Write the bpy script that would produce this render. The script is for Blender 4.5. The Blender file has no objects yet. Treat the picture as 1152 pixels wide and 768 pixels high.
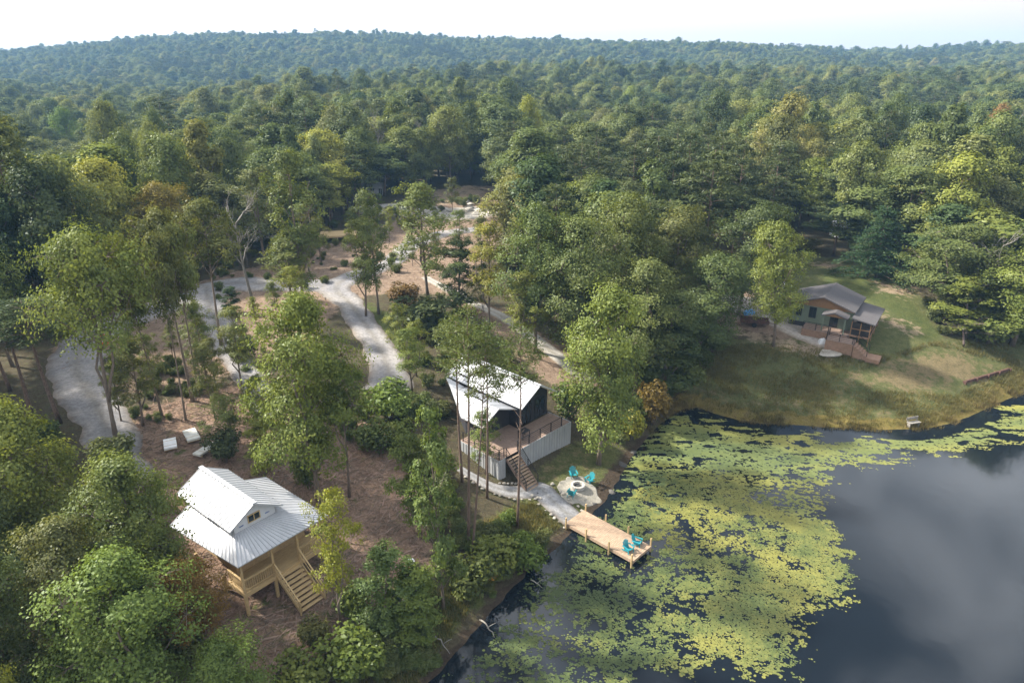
import bpy, math, random
import numpy as np
from mathutils import Vector, Matrix

rng = np.random.default_rng(11)
random.seed(11)
S = bpy.context.scene
COL = S.collection
D = bpy.data

# ------------------------------------------------------------------ camera model (used to survey the place)
CAM_H, PITCH, FPX = 35.0, math.radians(22.2), 768.0
SP, CP = math.sin(PITCH), math.cos(PITCH)

def W(px, py, z):
    u, v = (px - 576) / FPX, (py - 384) / FPX
    t = (CAM_H - z) / (SP + v * CP)
    return (u * t, (CP - v * SP) * t)

# ------------------------------------------------------------------ numpy value noise
_perm = rng.random((64, 64))
def vnoise(x, y):
    xi, yi = np.floor(x).astype(int), np.floor(y).astype(int)
    fx, fy = x - xi, y - yi
    fx, fy = fx * fx * (3 - 2 * fx), fy * fy * (3 - 2 * fy)
    g = lambda i, j: _perm[i % 64, j % 64]
    a, b, c, d = g(xi, yi), g(xi + 1, yi), g(xi, yi + 1), g(xi + 1, yi + 1)
    return (a * (1 - fx) + b * fx) * (1 - fy) + (c * (1 - fx) + d * fx) * fy
def fbm(x, y, o=4):
    s, a, n = 0, 0.5, 0
    for k in range(o):
        s = s + a * vnoise(x + 17.3 * k, y + 5.7 * k); n += a
        x, y, a = x * 2.03, y * 2.03, a * 0.5
    return s / n

# ------------------------------------------------------------------ pond outline and terrain heights
shore_px = [(430, 900), (452, 812), (485, 768), (530, 716), (575, 664), (603, 636), (636, 608), (655, 591), (668, 578), (684, 561),
            (697, 540), (709, 518), (722, 500), (738, 482), (752, 468), (768, 460), (785, 458), (806, 466), (832, 473),
            (860, 477), (900, 479), (950, 482), (990, 484), (1030, 483), (1060, 479), (1090, 469), (1115, 457),
            (1140, 446), (1170, 432), (1230, 410), (1300, 396)]
POND = np.array([W(a, b, 0) for a, b in shore_px] + [(120, 82), (140, 20), (60, -30), (0, -20), (-6, 8)])

def sd_poly(x, y, P):
    """signed distance to a polygon, positive outside"""
    x, y = np.asarray(x, float), np.asarray(y, float)
    d2 = np.full(x.shape, 1e18); ins = np.zeros(x.shape, bool)
    n = len(P)
    for i in range(n):
        ax, ay = P[i]; bx, by = P[(i + 1) % n]
        ex, ey = bx - ax, by - ay
        wx, wy = x - ax, y - ay
        t = np.clip((wx * ex + wy * ey) / (ex * ex + ey * ey + 1e-9), 0, 1)
        d2 = np.minimum(d2, (wx - ex * t) ** 2 + (wy - ey * t) ** 2)
        c = (ay > y) != (by > y)
        with np.errstate(divide='ignore', invalid='ignore'):
            xi = ax + (y - ay) / (by - ay + 1e-12) * ex
        ins ^= c & (x < xi)
    d = np.sqrt(d2)
    return np.where(ins, -d, d)

near = [(640, 494, 1.0), (587, 518, 1.4), (599, 550, .9), (650, 544, .9), (672, 520, .9), (560, 600, 1.2), (497, 680, 1.2),
        (440, 640, 2.0), (400, 740, 1.2), (300, 768, 1.7), (290, 680, 2.1), (345, 680, 2.1), (240, 520, 3.7), (205, 498, 4.4),
        (130, 500, 5), (60, 600, 4.2), (0, 760, 3.2), (85, 410, 5.8), (240, 330, 6.2), (300, 460, 4.8), (440, 430, 4.2), (515, 440, 3.4),
        (620, 440, 2.6), (700, 450, 2.0), (375, 320, 6.2), (470, 240, 6.4), (540, 215, 6.8), (600, 380, 4.2), (760, 430, 1.8),
        (800, 380, 3.2), (867, 387, 3.3), (930, 380, 3.8), (960, 330, 5.2), (985, 305, 6), (1060, 360, 4.4), (1130, 400, 2.6),
        (900, 430, 1.8), (1000, 440, 1.6), (813, 320, 4.6), (1150, 330, 5.5)]
cp = []
for a, b, z in near:
    x, y = W(a, b, z); cp.append((x, y, z))
for pxc, rows in {0: [(110, 4), (160, 2), (230, -9), (310, -13), (450, -9), (770, 10), (1200, 31), (1700, 34)],
                  288: [(140, 5), (210, 5), (330, 9), (430, 2), (540, -3), (770, 14), (1300, 67), (1700, 58)],
                  430: [(540, 4), (760, 12), (1300, 63), (1700, 54)], 720: [(400, 9), (560, 14), (740, 12), (980, 42)], 980: [(560, 13), (900, 22), (1500, 28)],
                  576: [(150, 5.5), (230, 5), (400, 9), (540, 16), (680, 8), (1000, 42), (1500, 46)],
                  864: [(150, 5.5), (220, 5), (400, 9), (560, 13), (900, 31), (1500, 38)],
                  1152: [(120, 6), (210, 6), (400, 10), (600, 15), (900, 43), (1500, 46)],
                  -400: [(60, 4), (200, 0), (700, 12), (1400, 35)], 1550: [(60, 3), (200, 6), (700, 20), (1400, 45)]}.items():
    for yy, z in rows:
        cp.append(((pxc - 576) / FPX * yy, yy, z))
cp += [(-30, 8, 3), (-60, 0, 3), (-200, -100, 3), (200, -100, 4), (0, -200, 4)]
cp = np.array(cp)
def q(x, y):
    r = np.clip(np.hypot(x, y + 12), 12, 2200)
    return 2.0 * np.log(r), 2.6 * np.arctan2(x, y + 12)
def _U(r2): return r2 * np.log(r2 + 1e-9)
_qa, _qb = q(cp[:, 0], cp[:, 1])
_n = len(cp)
_K = _U((_qa[:, None] - _qa) ** 2 + (_qb[:, None] - _qb) ** 2) + np.eye(_n) * 0.02
_Pm = np.stack([np.ones(_n), _qa, _qb], 1)
_A = np.block([[_K, _Pm], [_Pm.T, np.zeros((3, 3))]])
_sol = np.linalg.solve(_A, np.concatenate([cp[:, 2], np.zeros(3)]))
def h0(x, y):
    a, b = q(x, y)
    s = _sol[_n] + _sol[_n + 1] * a + _sol[_n + 2] * b
    for i in range(_n):
        s = s + _sol[i] * _U((a - _qa[i]) ** 2 + (b - _qb[i]) ** 2)
    return s
def height(x, y):
    x, y = np.atleast_1d(np.asarray(x, float)), np.atleast_1d(np.asarray(y, float))
    r = np.hypot(x, y)
    h = h0(x, y)
    h = h + (fbm(x / 7, y / 7, 3) - .5) * .5 + (fbm(x / 90 + 3, y / 90, 3) - .5) * np.clip((r - 130) * .02, 0, 11)
    sd = sd_poly(x, y, POND)
    bank = .03 + .42 * np.maximum(sd, 0) - .004 * np.maximum(sd, 0) ** 2
    bank = np.where(sd > 30, 1e3, bank)
    k = .5
    m = -k * np.logaddexp(-h / k, -np.minimum(bank, 60) / k)
    return np.where(sd > 0, np.maximum(m, .02 + np.minimum(sd, 1) * .05), np.maximum(-1.4, .45 * sd))
def hz(x, y): return float(height(x, y)[0])
def G(px, py):
    z = 4.0
    for _ in range(14):
        x, y = W(px, py, z)
        z = .5 * z + .5 * hz(x, y)
    return x, y, hz(x, y)
def Gxy(px, py): return G(px, py)[:2]
def gpoly(pts): return np.array([Gxy(a, b) for a, b in pts])

# ------------------------------------------------------------------ object helpers
def tag(o, label=None, cat=None, group=None, kind=None):
    if label: o['label'] = label
    if cat: o['category'] = cat
    if group: o['group'] = group
    if kind: o['kind'] = kind
    return o
def empty(name, loc, rz=0, label=None, cat=None, group=None):
    o = D.objects.new(name, None); COL.objects.link(o)
    o.location = loc; o.rotation_euler = (0, 0, rz); o.empty_display_size = .3
    return tag(o, label, cat, group)
def link(name, me, parent=None):
    o = D.objects.new(name, me); COL.objects.link(o)
    if parent: o.parent = parent
    return o
def np_mesh(name, V, quads, mat, attrs=None, smooth=False, cattrs=None):
    me = D.meshes.new(name)
    V = np.asarray(V, np.float32); quads = np.asarray(quads, np.int32)
    k = quads.shape[1]
    me.vertices.add(len(V)); me.vertices.foreach_set('co', V.ravel())
    me.loops.add(quads.size); me.loops.foreach_set('vertex_index', quads.ravel())
    me.polygons.add(len(quads)); me.polygons.foreach_set('loop_start', np.arange(len(quads), dtype=np.int32) * k)
    if smooth: me.polygons.foreach_set('use_smooth', np.ones(len(quads), bool))
    for n, a in (attrs or {}).items():
        at = me.attributes.new(n, 'FLOAT', 'POINT'); at.data.foreach_set('value', np.asarray(a, np.float32))
    me.update(calc_edges=True); me.validate()
    if mat: me.materials.append(mat)
    return me

class MB:
    """collects boxes, slabs, tubes and prisms; build() links them as one mesh object"""
    def __init__(s): s.v, s.f = [], []
    def add(s, vs, fs):
        b = len(s.v); s.v += [tuple(v) for v in vs]; s.f += [tuple(b + i for i in f) for f in fs]
    def hexa(s, p):   # 8 points: bottom ring, top ring
        s.add(p, [(3, 2, 1, 0), (4, 5, 6, 7), (0, 1, 5, 4), (1, 2, 6, 5), (2, 3, 7, 6), (3, 0, 4, 7)])
    def box(s, x0, x1, y0, y1, z0, z1):
        s.hexa([(x0, y0, z0), (x1, y0, z0), (x1, y1, z0), (x0, y1, z0), (x0, y0, z1), (x1, y0, z1), (x1, y1, z1), (x0, y1, z1)])
    def slab(s, a, b, c, d, th):   # top face a b c d, thickness downwards
        t = Vector((0, 0, -th)); p = [Vector(i) for i in (a, b, c, d)]
        s.hexa([i + t for i in p] + p)
    def poly(s, pts, th):          # flat polygon, thickness downwards
        n = len(pts); p = [Vector(i) for i in pts]; t = Vector((0, 0, -th))
        s.add(p + [i + t for i in p], [tuple(range(n)), tuple(range(2 * n - 1, n - 1, -1))] + [(i, n + i, n + (i + 1) % n, (i + 1) % n) for i in range(n)])
    def extrude(s, pts, vec):      # any planar polygon pushed along vec
        n = len(pts); p = [Vector(i) for i in pts]; t = Vector(vec)
        s.add(p + [i + t for i in p], [tuple(range(n - 1, -1, -1)), tuple(range(n, 2 * n))] + [(i, (i + 1) % n, n + (i + 1) % n, n + i) for i in range(n)])
    def bar(s, p0, p1, w, h=None):
        p0, p1 = Vector(p0), Vector(p1); h = h or w
        d = (p1 - p0).normalized(); up = Vector((0, 0, 1)) if abs(d.z) < .9 else Vector((0, 1, 0))
        r = d.cross(up).normalized(); u = r.cross(d)
        o = [(-1, -1), (1, -1), (1, 1), (-1, 1)]
        s.hexa([p0 + r * a * w / 2 + u * b * h / 2 for a, b in o] + [p1 + r * a * w / 2 + u * b * h / 2 for a, b in o])
    def tube(s, pts, rad, n=7):
        pts = [Vector(p) for p in pts]; base = len(s.v); m = len(pts)
        for i, p in enumerate(pts):
            d = (pts[min(i + 1, m - 1)] - pts[max(i - 1, 0)]).normalized()
            r = d.cross(Vector((.31, .95, .05))).normalized() if abs(d.z) > .5 else d.cross(Vector((0, 0, 1))).normalized()
            u = r.cross(d)
            for k in range(n):
                a = 2 * math.pi * k / n
                s.v.append(tuple(p + (r * math.cos(a) + u * math.sin(a)) * rad[i]))
        for i in range(m - 1):
            for k in range(n):
                s.f.append((base + i * n + k, base + i * n + (k + 1) % n, base + (i + 1) * n + (k + 1) % n, base + (i + 1) * n + k))
        s.f.append(tuple(base + k for k in range(n - 1, -1, -1))); s.f.append(tuple(base + (m - 1) * n + k for k in range(n)))
    def mesh(s, name, mat, smooth=False):
        me = D.meshes.new(name); me.from_pydata(s.v, [], s.f); me.update()
        import bmesh
        bm = bmesh.new(); bm.from_mesh(me); bmesh.ops.recalc_face_normals(bm, faces=bm.faces); bm.to_mesh(me); bm.free()
        if smooth: me.polygons.foreach_set('use_smooth', np.ones(len(me.polygons), bool))
        me.materials.append(mat); return me
    def build(s, name, mat, parent=None, smooth=False):
        return link(name, s.mesh(name, mat, smooth), parent)

# ------------------------------------------------------------------ materials
def new_mat(name):
    m = D.materials.new(name); m.use_nodes = True
    nt = m.node_tree; nt.nodes.clear()
    out = nt.nodes.new('ShaderNodeOutputMaterial')
    return m, nt, out
def N(nt, t, **kw):
    n = nt.nodes.new(t)
    for k, v in kw.items(): setattr(n, k, v)
    return n
def L(nt, a, b): nt.links.new(a, b)
def noise(nt, scale, detail=4, rough=.6, vec=None, dim='3D'):
    n = N(nt, 'ShaderNodeTexNoise'); n.inputs['Scale'].default_value = scale
    n.inputs['Detail'].default_value = detail; n.inputs['Roughness'].default_value = rough
    if vec: L(nt, vec, n.inputs['Vector'])
    return n
def ramp(nt, fac, stops):
    r = N(nt, 'ShaderNodeValToRGB'); e = r.color_ramp.elements
    while len(e) < len(stops): e.new(.5)
    for i, (p, c) in enumerate(stops):
        e[i].position = p; e[i].color = (*c, 1) if len(c) == 3 else c
    if fac is not None: L(nt, fac, r.inputs['Fac'])
    return r
def mixc(nt, fac, a, b, mode='MIX'):
    m = N(nt, 'ShaderNodeMix', data_type='RGBA', blend_type=mode)
    for s, v in ((m.inputs[0], fac), (m.inputs[6], a), (m.inputs[7], b)):
        if isinstance(v, (int, float)): s.default_value = v
        elif isinstance(v, tuple): s.default_value = (*v, 1)
        else: L(nt, v, s)
    return m.outputs[2]
def mth(nt, op, a, b=None, clamp=False):
    m = N(nt, 'ShaderNodeMath', operation=op); m.use_clamp = clamp
    for s, v in ((m.inputs[0], a), (m.inputs[1], b)):
        if v is None: continue
        if isinstance(v, (int, float)): s.default_value = v
        else: L(nt, v, s)
    return m.outputs[0]

def mat_simple(name, col, rough=.7, metal=0, var=.25, scale=3., bump=0., bscale=20., spec=.3, streak=None):
    m, nt, out = new_mat(name)
    p = N(nt, 'ShaderNodeBsdfPrincipled'); L(nt, p.outputs[0], out.inputs[0])
    tc = N(nt, 'ShaderNodeTexCoord'); vec = tc.outputs['Object']
    if streak:
        mp = N(nt, 'ShaderNodeMapping'); mp.inputs['Scale'].default_value = streak; L(nt, vec, mp.inputs[0]); vec = mp.outputs[0]
    n = noise(nt, scale, 6, .65, vec)
    lo = tuple(c * (1 - var) for c in col); hi = tuple(min(1, c * (1 + var)) for c in col)
    r = ramp(nt, n.outputs['Fac'], [(.3, lo), (.7, hi)])
    oi = N(nt, 'ShaderNodeObjectInfo')
    L(nt, mixc(nt, 1.0, r.outputs[0], oi.outputs['Color'], 'MULTIPLY'), p.inputs['Base Color'])
    p.inputs['Roughness'].default_value = rough; p.inputs['Metallic'].default_value = metal
    p.inputs['Specular IOR Level'].default_value = spec
    if bump:
        nb = noise(nt, bscale, 5, .6, tc.outputs['Object']); b = N(nt, 'ShaderNodeBump'); b.inputs['Strength'].default_value = bump
        b.inputs['Distance'].default_value = .05
        L(nt, nb.outputs['Fac'], b.inputs['Height']); L(nt, b.outputs[0], p.inputs['Normal'])
    return m

def mat_leaf(name, cols, trans=.33, var=.35, patch=False):
    m, nt, out = new_mat(name)
    oi = N(nt, 'ShaderNodeObjectInfo')
    r = ramp(nt, oi.outputs['Random'], [(i / (len(cols) - 1), c) for i, c in enumerate(cols)])
    if patch:
        npz = noise(nt, .022, 3, .6, oi.outputs['Location'])
        pr_ = ramp(nt, npz.outputs['Fac'], [(.34, (.70, .80, .80)), (.5, (1, 1, 1)), (.66, (1.32, 1.24, 1.0))])
        r = type('o', (), {'outputs': [mixc(nt, 1., r.outputs[0], pr_.outputs[0], 'MULTIPLY')]})
    at = N(nt, 'ShaderNodeAttribute', attribute_name='tone')
    v = mth(nt, 'MULTIPLY_ADD', at.outputs['Fac'], var * 2); nt.nodes[-1].inputs[2].default_value = 1 - var
    hs = N(nt, 'ShaderNodeHueSaturation'); L(nt, r.outputs[0], hs.inputs['Color']); L(nt, v, hs.inputs['Value'])
    hue = mth(nt, 'MULTIPLY_ADD', at.outputs['Fac'], -.03); nt.nodes[-1].inputs[2].default_value = .515
    L(nt, hue, hs.inputs['Hue'])
    c = mixc(nt, 1.0, hs.outputs[0], oi.outputs['Color'], 'MULTIPLY')
    d = N(nt, 'ShaderNodeBsdfDiffuse'); t = N(nt, 'ShaderNodeBsdfTranslucent'); g = N(nt, 'ShaderNodeBsdfGlossy')
    g.inputs['Roughness'].default_value = .45; g.inputs['Color'].default_value = (.9, .95, 1, 1)
    L(nt, c, d.inputs[0])
    L(nt, mixc(nt, 1.0, c, (1.15, 1.1, .6), 'MULTIPLY'), t.inputs[0])
    a = N(nt, 'ShaderNodeMixShader'); a.inputs[0].default_value = trans
    L(nt, d.outputs[0], a.inputs[1]); L(nt, t.outputs[0], a.inputs[2])
    b = N(nt, 'ShaderNodeMixShader'); b.inputs[0].default_value = .012
    L(nt, a.outputs[0], b.inputs[1]); L(nt, g.outputs[0], b.inputs[2]); L(nt, b.outputs[0], out.inputs[0])
    return m

GREENS = [(0.067, 0.099, 0.036), (0.14, 0.168, 0.052), (0.112, 0.148, 0.047), (0.207, 0.222, 0.069), (0.103, 0.132, 0.054), (0.162, 0.185, 0.052), (0.085, 0.119, 0.04), (0.134, 0.168, 0.056), (0.185, 0.179, 0.065)]
M_leaf = mat_leaf('leaf_green', GREENS, patch=True)
M_leafn = mat_leaf('near_leaf_green', [(.100, .128, .040), (.128, .150, .046), (.112, .140, .042), (.138, .158, .050), (.106, .130, .044)])
M_needle = mat_leaf('needle_green', [(.062, .085, .034), (.085, .105, .036), (.074, .092, .038)], trans=.25)
M_shrub = mat_leaf('shrub_leaf', [(.09, .125, .034), (.15, .165, .045), (.12, .135, .05), (.11, .15, .038)])
M_bark = mat_simple('bark', (.17, .135, .105), .9, var=.45, scale=6, streak=(3, 3, .5))
M_pinebark = mat_simple('pine_bark', (.15, .105, .08), .9, var=.45, scale=5, streak=(3, 3, .6))
M_deadwood = mat_simple('dead_wood', (.25, .23, .20), .9, var=.3, scale=5)
M_newwood = mat_simple('new_lumber', (.48, .345, .175), .7, var=.2, scale=2.5, streak=(1, 6, 6))
M_deckwood = mat_simple('deck_boards', (.36, .26, .18), .75, var=.34, scale=2.2, streak=(6, 1, 1))
M_greydeck = mat_simple('weathered_deck', (.26, .185, .145), .8, var=.22, scale=2.5, streak=(6, 1, 1))
M_metal = mat_simple('white_metal_roof', (.47, .48, .50), .42, var=.16, scale=.7, spec=.5)
M_seam = mat_simple('roof_seam', (.40, .415, .44), .45, var=.05)
M_wrap = mat_simple('house_wrap', (.58, .59, .61), .6, var=.06)
M_wrapink = mat_simple('wrap_print', (.10, .16, .35), .6, var=.05)
M_osb = mat_simple('sheathing_board', (.42, .30, .16), .8, var=.25, scale=5)
M_dark = mat_simple('dark_siding', (.035, .035, .04), .6, var=.2)
M_black = mat_simple('black_metal', (.02, .02, .022), .45, var=.1)
M_glass = mat_simple('window_glass', (.02, .028, .035), .06, var=.2, spec=.7)
M_skirt = mat_simple('grey_skirting', (.34, .35, .355), .7, var=.12, scale=2, streak=(1, 1, .4))
M_shingle = mat_simple('grey_shingles', (.095, .088, .09), .85, var=.22, scale=9, bump=.4, bscale=30)
M_greenwall = mat_simple('sage_siding', (.15, .185, .135), .7, var=.08)
M_brownwall = mat_simple('cedar_gable', (.26, .15, .075), .75, var=.2, scale=3, streak=(1, 1, 5))
M_tan = mat_simple('tan_skirting', (.27, .17, .115), .8, var=.18, scale=3)
M_screen = mat_simple('porch_screen', (.03, .028, .027), .8, var=.4, scale=2)
M_teal = mat_simple('teal_plastic', (.025, .24, .28), .45, var=.1)
M_stone = mat_simple('pale_stone', (.36, .33, .28), .9, var=.3, scale=4, bump=.5, bscale=9)
M_darkrock = mat_simple('dark_rock', (.09, .085, .078), .85, var=.4, scale=4, bump=.6, bscale=9)
M_ring = mat_simple('fire_ring_stone', (.42, .40, .36), .9, var=.2, scale=8, bump=.4)
M_ash = mat_simple('ash', (.05, .05, .05), .95, var=.5, scale=9)
M_white = mat_simple('white_paint', (.75, .76, .77), .5, var=.06)
M_offwhite = mat_simple('offwhite_board', (.62, .62, .58), .7, var=.12, scale=3)
M_orange = mat_simple('orange_plastic', (.65, .10, .015), .5, var=.1)
M_blue = mat_simple('blue_plastic', (.02, .13, .36), .5, var=.1)
M_bluetarp = mat_simple('blue_tarp', (.10, .28, .55), .5, var=.15)
M_rust = mat_simple('rusty_steel', (.10, .055, .04), .8, var=.4)
M_rubber = mat_simple('rubber', (.02, .02, .02), .8, var=.1)
M_bluroof = mat_simple('pale_blue_metal', (.50, .60, .68), .4, var=.06)
M_lily = None

def mat_gravel(name, a, b, sc=3.):
    m, nt, out = new_mat(name)
    p = N(nt, 'ShaderNodeBsdfPrincipled'); L(nt, p.outputs[0], out.inputs[0]); p.inputs['Roughness'].default_value = .95
    p.inputs['Specular IOR Level'].default_value = .15
    g = N(nt, 'ShaderNodeNewGeometry'); pos = g.outputs['Position']
    n1 = noise(nt, .25, 5, .6, pos); n2 = noise(nt, sc, 6, .75, pos)
    c = mixc(nt, ramp(nt, n1.outputs['Fac'], [(.38, (0, 0, 0)), (.62, (1, 1, 1))]).outputs[0], a, b)
    ac = N(nt, 'ShaderNodeAttribute', attribute_name='across'); n3 = noise(nt, .9, 4, .6, pos)
    aw = mth(nt, 'ADD', ac.outputs['Fac'], mth(nt, 'MULTIPLY', mth(nt, 'SUBTRACT', n3.outputs['Fac'], .5), .5))
    c = mixc(nt, 1., c, ramp(nt, aw, [(0, (.80, .78, .72)), (.3, (1, 1, 1)), (.5, (1.08, 1.07, 1.05)), (.72, (.88, .85, .80)), (.95, (.66, .56, .45))]).outputs[0], 'MULTIPLY')
    sp = ramp(nt, n2.outputs['Fac'], [(.3, (.62, .62, .62)), (.7, (1.28, 1.28, 1.28))])
    L(nt, mixc(nt, 1., c, sp.outputs[0], 'MULTIPLY'), p.inputs['Base Color'])
    bm = N(nt, 'ShaderNodeBump'); bm.inputs['Strength'].default_value = .5; bm.inputs['Distance'].default_value = .08
    L(nt, n2.outputs['Fac'], bm.inputs['Height']); L(nt, bm.outputs[0], p.inputs['Normal'])
    return m
M_gravel = mat_gravel('grey_gravel', (.225, .22, .228), (.30, .285, .275))
M_path = mat_gravel('fine_gravel', (.235, .24, .255), (.275, .27, .27), 5)
M_patch = mat_gravel('white_gravel', (.42, .40, .365), (.34, .32, .285), 4)

# ground: several covers mixed by painted-in survey masks
def mat_ground():
    m, nt, out = new_mat('ground_cover')
    p = N(nt, 'ShaderNodeBsdfPrincipled'); L(nt, p.outputs[0], out.inputs[0])
    p.inputs['Roughness'].default_value = .95; p.inputs['Specular IOR Level'].default_value = .1
    pos = N(nt, 'ShaderNodeNewGeometry').outputs['Position']
    nA = noise(nt, .18, 6, .62, pos); nB = noise(nt, 1.1, 6, .7, pos); nC = noise(nt, 6, 5, .75, pos)
    dn = mth(nt, 'ADD', mth(nt, 'MULTIPLY', nA.outputs['Fac'], .5), mth(nt, 'MULTIPLY', nB.outputs['Fac'], .5))
    def layer(base, attr, ca, cb, gain=1.3, nz=None):
        at = N(nt, 'ShaderNodeAttribute', attribute_name=attr)
        f = mth(nt, 'ADD', at.outputs['Fac'], mth(nt, 'MULTIPLY', mth(nt, 'SUBTRACT', dn, .5), 2.6))
        f = mth(nt, 'MULTIPLY', mth(nt, 'SUBTRACT', f, .38), 4.5, True)
        f = mth(nt, 'MULTIPLY', f, mth(nt, 'GREATER_THAN', at.outputs['Fac'], .02))
        c = ramp(nt, (nz or nB).outputs['Fac'], [(.32, ca), (.68, cb)])
        return mixc(nt, f, base, c.outputs[0])
    c = ramp(nt, nB.outputs['Fac'], [(.3, (.060, .055, .032)), (.5, (.095, .078, .048)), (.72, (.085, .095, .04))]).outputs[0]
    c = layer(c, 'm_dirt', (.20, .14, .098), (.31, .23, .165))
    c = layer(c, 'm_grass', (.076, .092, .032), (.140, .138, .056))
    c = layer(c, 'm_dry', (.135, .108, .056), (.20, .16, .085))
    c = layer(c, 'm_mulch', (.19, .125, .09), (.36, .245, .172))
    c = layer(c, 'm_lush', (.064, .085, .028), (.105, .115, .038))
    c = layer(c, 'm_pale', (.27, .20, .13), (.34, .265, .18))
    c = layer(c, 'm_mud', (.045, .034, .024), (.085, .063, .042))
    c = layer(c, 'm_edge', (.20, .145, .05), (.15, .13, .035))
    sp = ramp(nt, nC.outputs['Fac'], [(.28, (.55, .55, .55)), (.72, (1.4, 1.4, 1.4))])
    c = mixc(nt, 1., c, sp.outputs[0], 'MULTIPLY')
    L(nt, c, p.inputs['Base Color'])
    bm = N(nt, 'ShaderNodeBump'); bm.inputs['Strength'].default_value = .8; bm.inputs['Distance'].default_value = .25
    L(nt, mth(nt, 'ADD', nC.outputs['Fac'], nB.outputs['Fac']), bm.inputs['Height']); L(nt, bm.outputs[0], p.inputs['Normal'])
    return m
M_ground = mat_ground()

# ------------------------------------------------------------------ ground sheet
def axis(lo, hi, step, far, grow):
    mid = list(np.arange(lo, hi + 1e-6, step))
    a, s = [mid[0]], step
    while a[-1] > -far: s *= grow; a.append(a[-1] - s)
    b, s = [mid[-1]], step
    while b[-1] < far: s *= grow; b.append(b[-1] + s)
    return np.array(a[::-1][:-1] + mid + b[1:])
gx = axis(-75, 75, .75, 2500, 1.055)
gy = axis(18, 150, .75, 2500, 1.055)
X, Y = np.meshgrid(gx, gy)
fx, fy = X.ravel(), Y.ravel()
gz = height(fx, fy)
nx, ny = len(gx), len(gy)
idx = np.arange(nx * ny).reshape(ny, nx)
quads = np.stack([idx[:-1, :-1].ravel(), idx[:-1, 1:].ravel(), idx[1:, 1:].ravel(), idx[1:, :-1].ravel()], 1)
def mask(polys, soft):
    o = np.zeros(len(fx))
    for P in polys:
        o = np.maximum(o, np.clip(.5 - sd_poly(fx, fy, P) / soft, 0, 1))
    return o
sd_pond = sd_poly(fx, fy, POND)
m_dirt = mask([gpoly([(60, 392), (130, 352), (240, 312), (330, 290), (440, 250), (555, 212), (565, 262), (520, 330), (430, 330), (380, 345), (330, 400), (250, 420), (160, 440), (70, 440)]),
               gpoly([(800, 318), (885, 318), (925, 372), (965, 392), (935, 404), (870, 378), (800, 368)]),
               gpoly([(500, 330), (560, 345), (650, 410), (680, 440), (630, 440), (560, 380)])], 3)
m_grass = mask([gpoly([(765, 458), (800, 464), (900, 478), (1030, 482), (1160, 440), (1170, 385), (1060, 382), (1040, 335), (990, 300), (900, 285), (880, 330), (930, 375), (870, 385), (800, 380), (770, 430)]),
                gpoly([(600, 535), (640, 498), (705, 500), (695, 545), (650, 585), (560, 610), (540, 590)])], 3)
m_dry = mask([gpoly([(955, 425), (1050, 388), (1138, 412), (1075, 445), (985, 440)]), gpoly([(605, 530), (640, 500), (680, 505), (660, 530), (620, 545)]),
              gpoly([(800, 440), (900, 440), (1000, 465), (900, 474), (810, 460)])], 9) * .72
m_mulch = mask([gpoly([(140, 500), (170, 455), (300, 430), (430, 480), (475, 520), (478, 640), (410, 690), (350, 775), (235, 775), (200, 600)])], 4)
m_lush = mask([gpoly([(395, 330), (425, 345), (470, 380), (480, 410), (430, 400), (405, 360)]), gpoly([(215, 360), (255, 355), (262, 385), (225, 390)]),
               gpoly([(920, 300), (1000, 320), (1060, 375), (1040, 385), (1000, 350), (930, 318)]), gpoly([(85, 395), (140, 390), (150, 430), (95, 425)]),
               gpoly([(610, 620), (560, 640), (470, 760), (400, 768), (470, 690), (560, 610)])], 3)
m_lush = np.maximum(m_lush, .30 * m_mulch)
m_pale = .7 * mask([gpoly([(895, 292), (948, 296), (950, 304), (905, 302)]), gpoly([(975, 312), (1038, 326), (1040, 337), (1000, 330)]), gpoly([(985, 345), (1000, 350), (1035, 376), (1015, 380), (988, 362)]),
               gpoly([(810, 362), (930, 392), (930, 402), (880, 392), (812, 374)]), gpoly([(480, 215), (555, 208), (560, 228), (490, 232)])], 5)
m_mud = mask([gpoly([(670, 545), (690, 520), (712, 500), (720, 512), (700, 545), (680, 575), (662, 578)])], 1.5)
m_mud = np.maximum(m_mud, np.where((sd_pond < .5) & (fx < 14), 1, 0))
m_edge = np.where((fx > 17) & (sd_pond > -.5) & (sd_pond < 2.0), .75, 0)
ground = link('ground', np_mesh('ground', np.stack([fx, fy, gz], 1), quads, M_ground,
              dict(m_dirt=m_dirt, m_grass=m_grass, m_dry=m_dry, m_mulch=m_mulch, m_lush=m_lush, m_pale=m_pale, m_mud=m_mud, m_edge=m_edge), True))
tag(ground, kind='structure')

# ------------------------------------------------------------------ pond water
wx, wy = np.arange(-16, 142, 1.), np.arange(-34, 90, 1.)
XX, YY = np.meshgrid(wx, wy); keep = sd_poly(XX.ravel(), YY.ravel(), POND) < 1.6
iw = np.arange(XX.size).reshape(XX.shape)
qw = np.stack([iw[:-1, :-1].ravel(), iw[:-1, 1:].ravel(), iw[1:, 1:].ravel(), iw[1:, :-1].ravel()], 1)
qw = qw[keep[qw].all(1)]
m, nt, out = new_mat('pond_water')
p = N(nt, 'ShaderNodeBsdfPrincipled'); L(nt, p.outputs[0], out.inputs[0])
p.inputs['Base Color'].default_value = (.007, .010, .014, 1); p.inputs['Roughness'].default_value = .07; p.inputs['IOR'].default_value = 1.41
nz_ = noise(nt, .9, 3, .5, N(nt, 'ShaderNodeNewGeometry').outputs['Position']); bm = N(nt, 'ShaderNodeBump')
bm.inputs['Strength'].default_value = .04; bm.inputs['Distance'].default_value = .1
L(nt, nz_.outputs['Fac'], bm.inputs['Height']); L(nt, bm.outputs[0], p.inputs['Normal'])
used = np.unique(qw); remap = np.full(XX.size, -1); remap[used] = np.arange(len(used))
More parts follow.
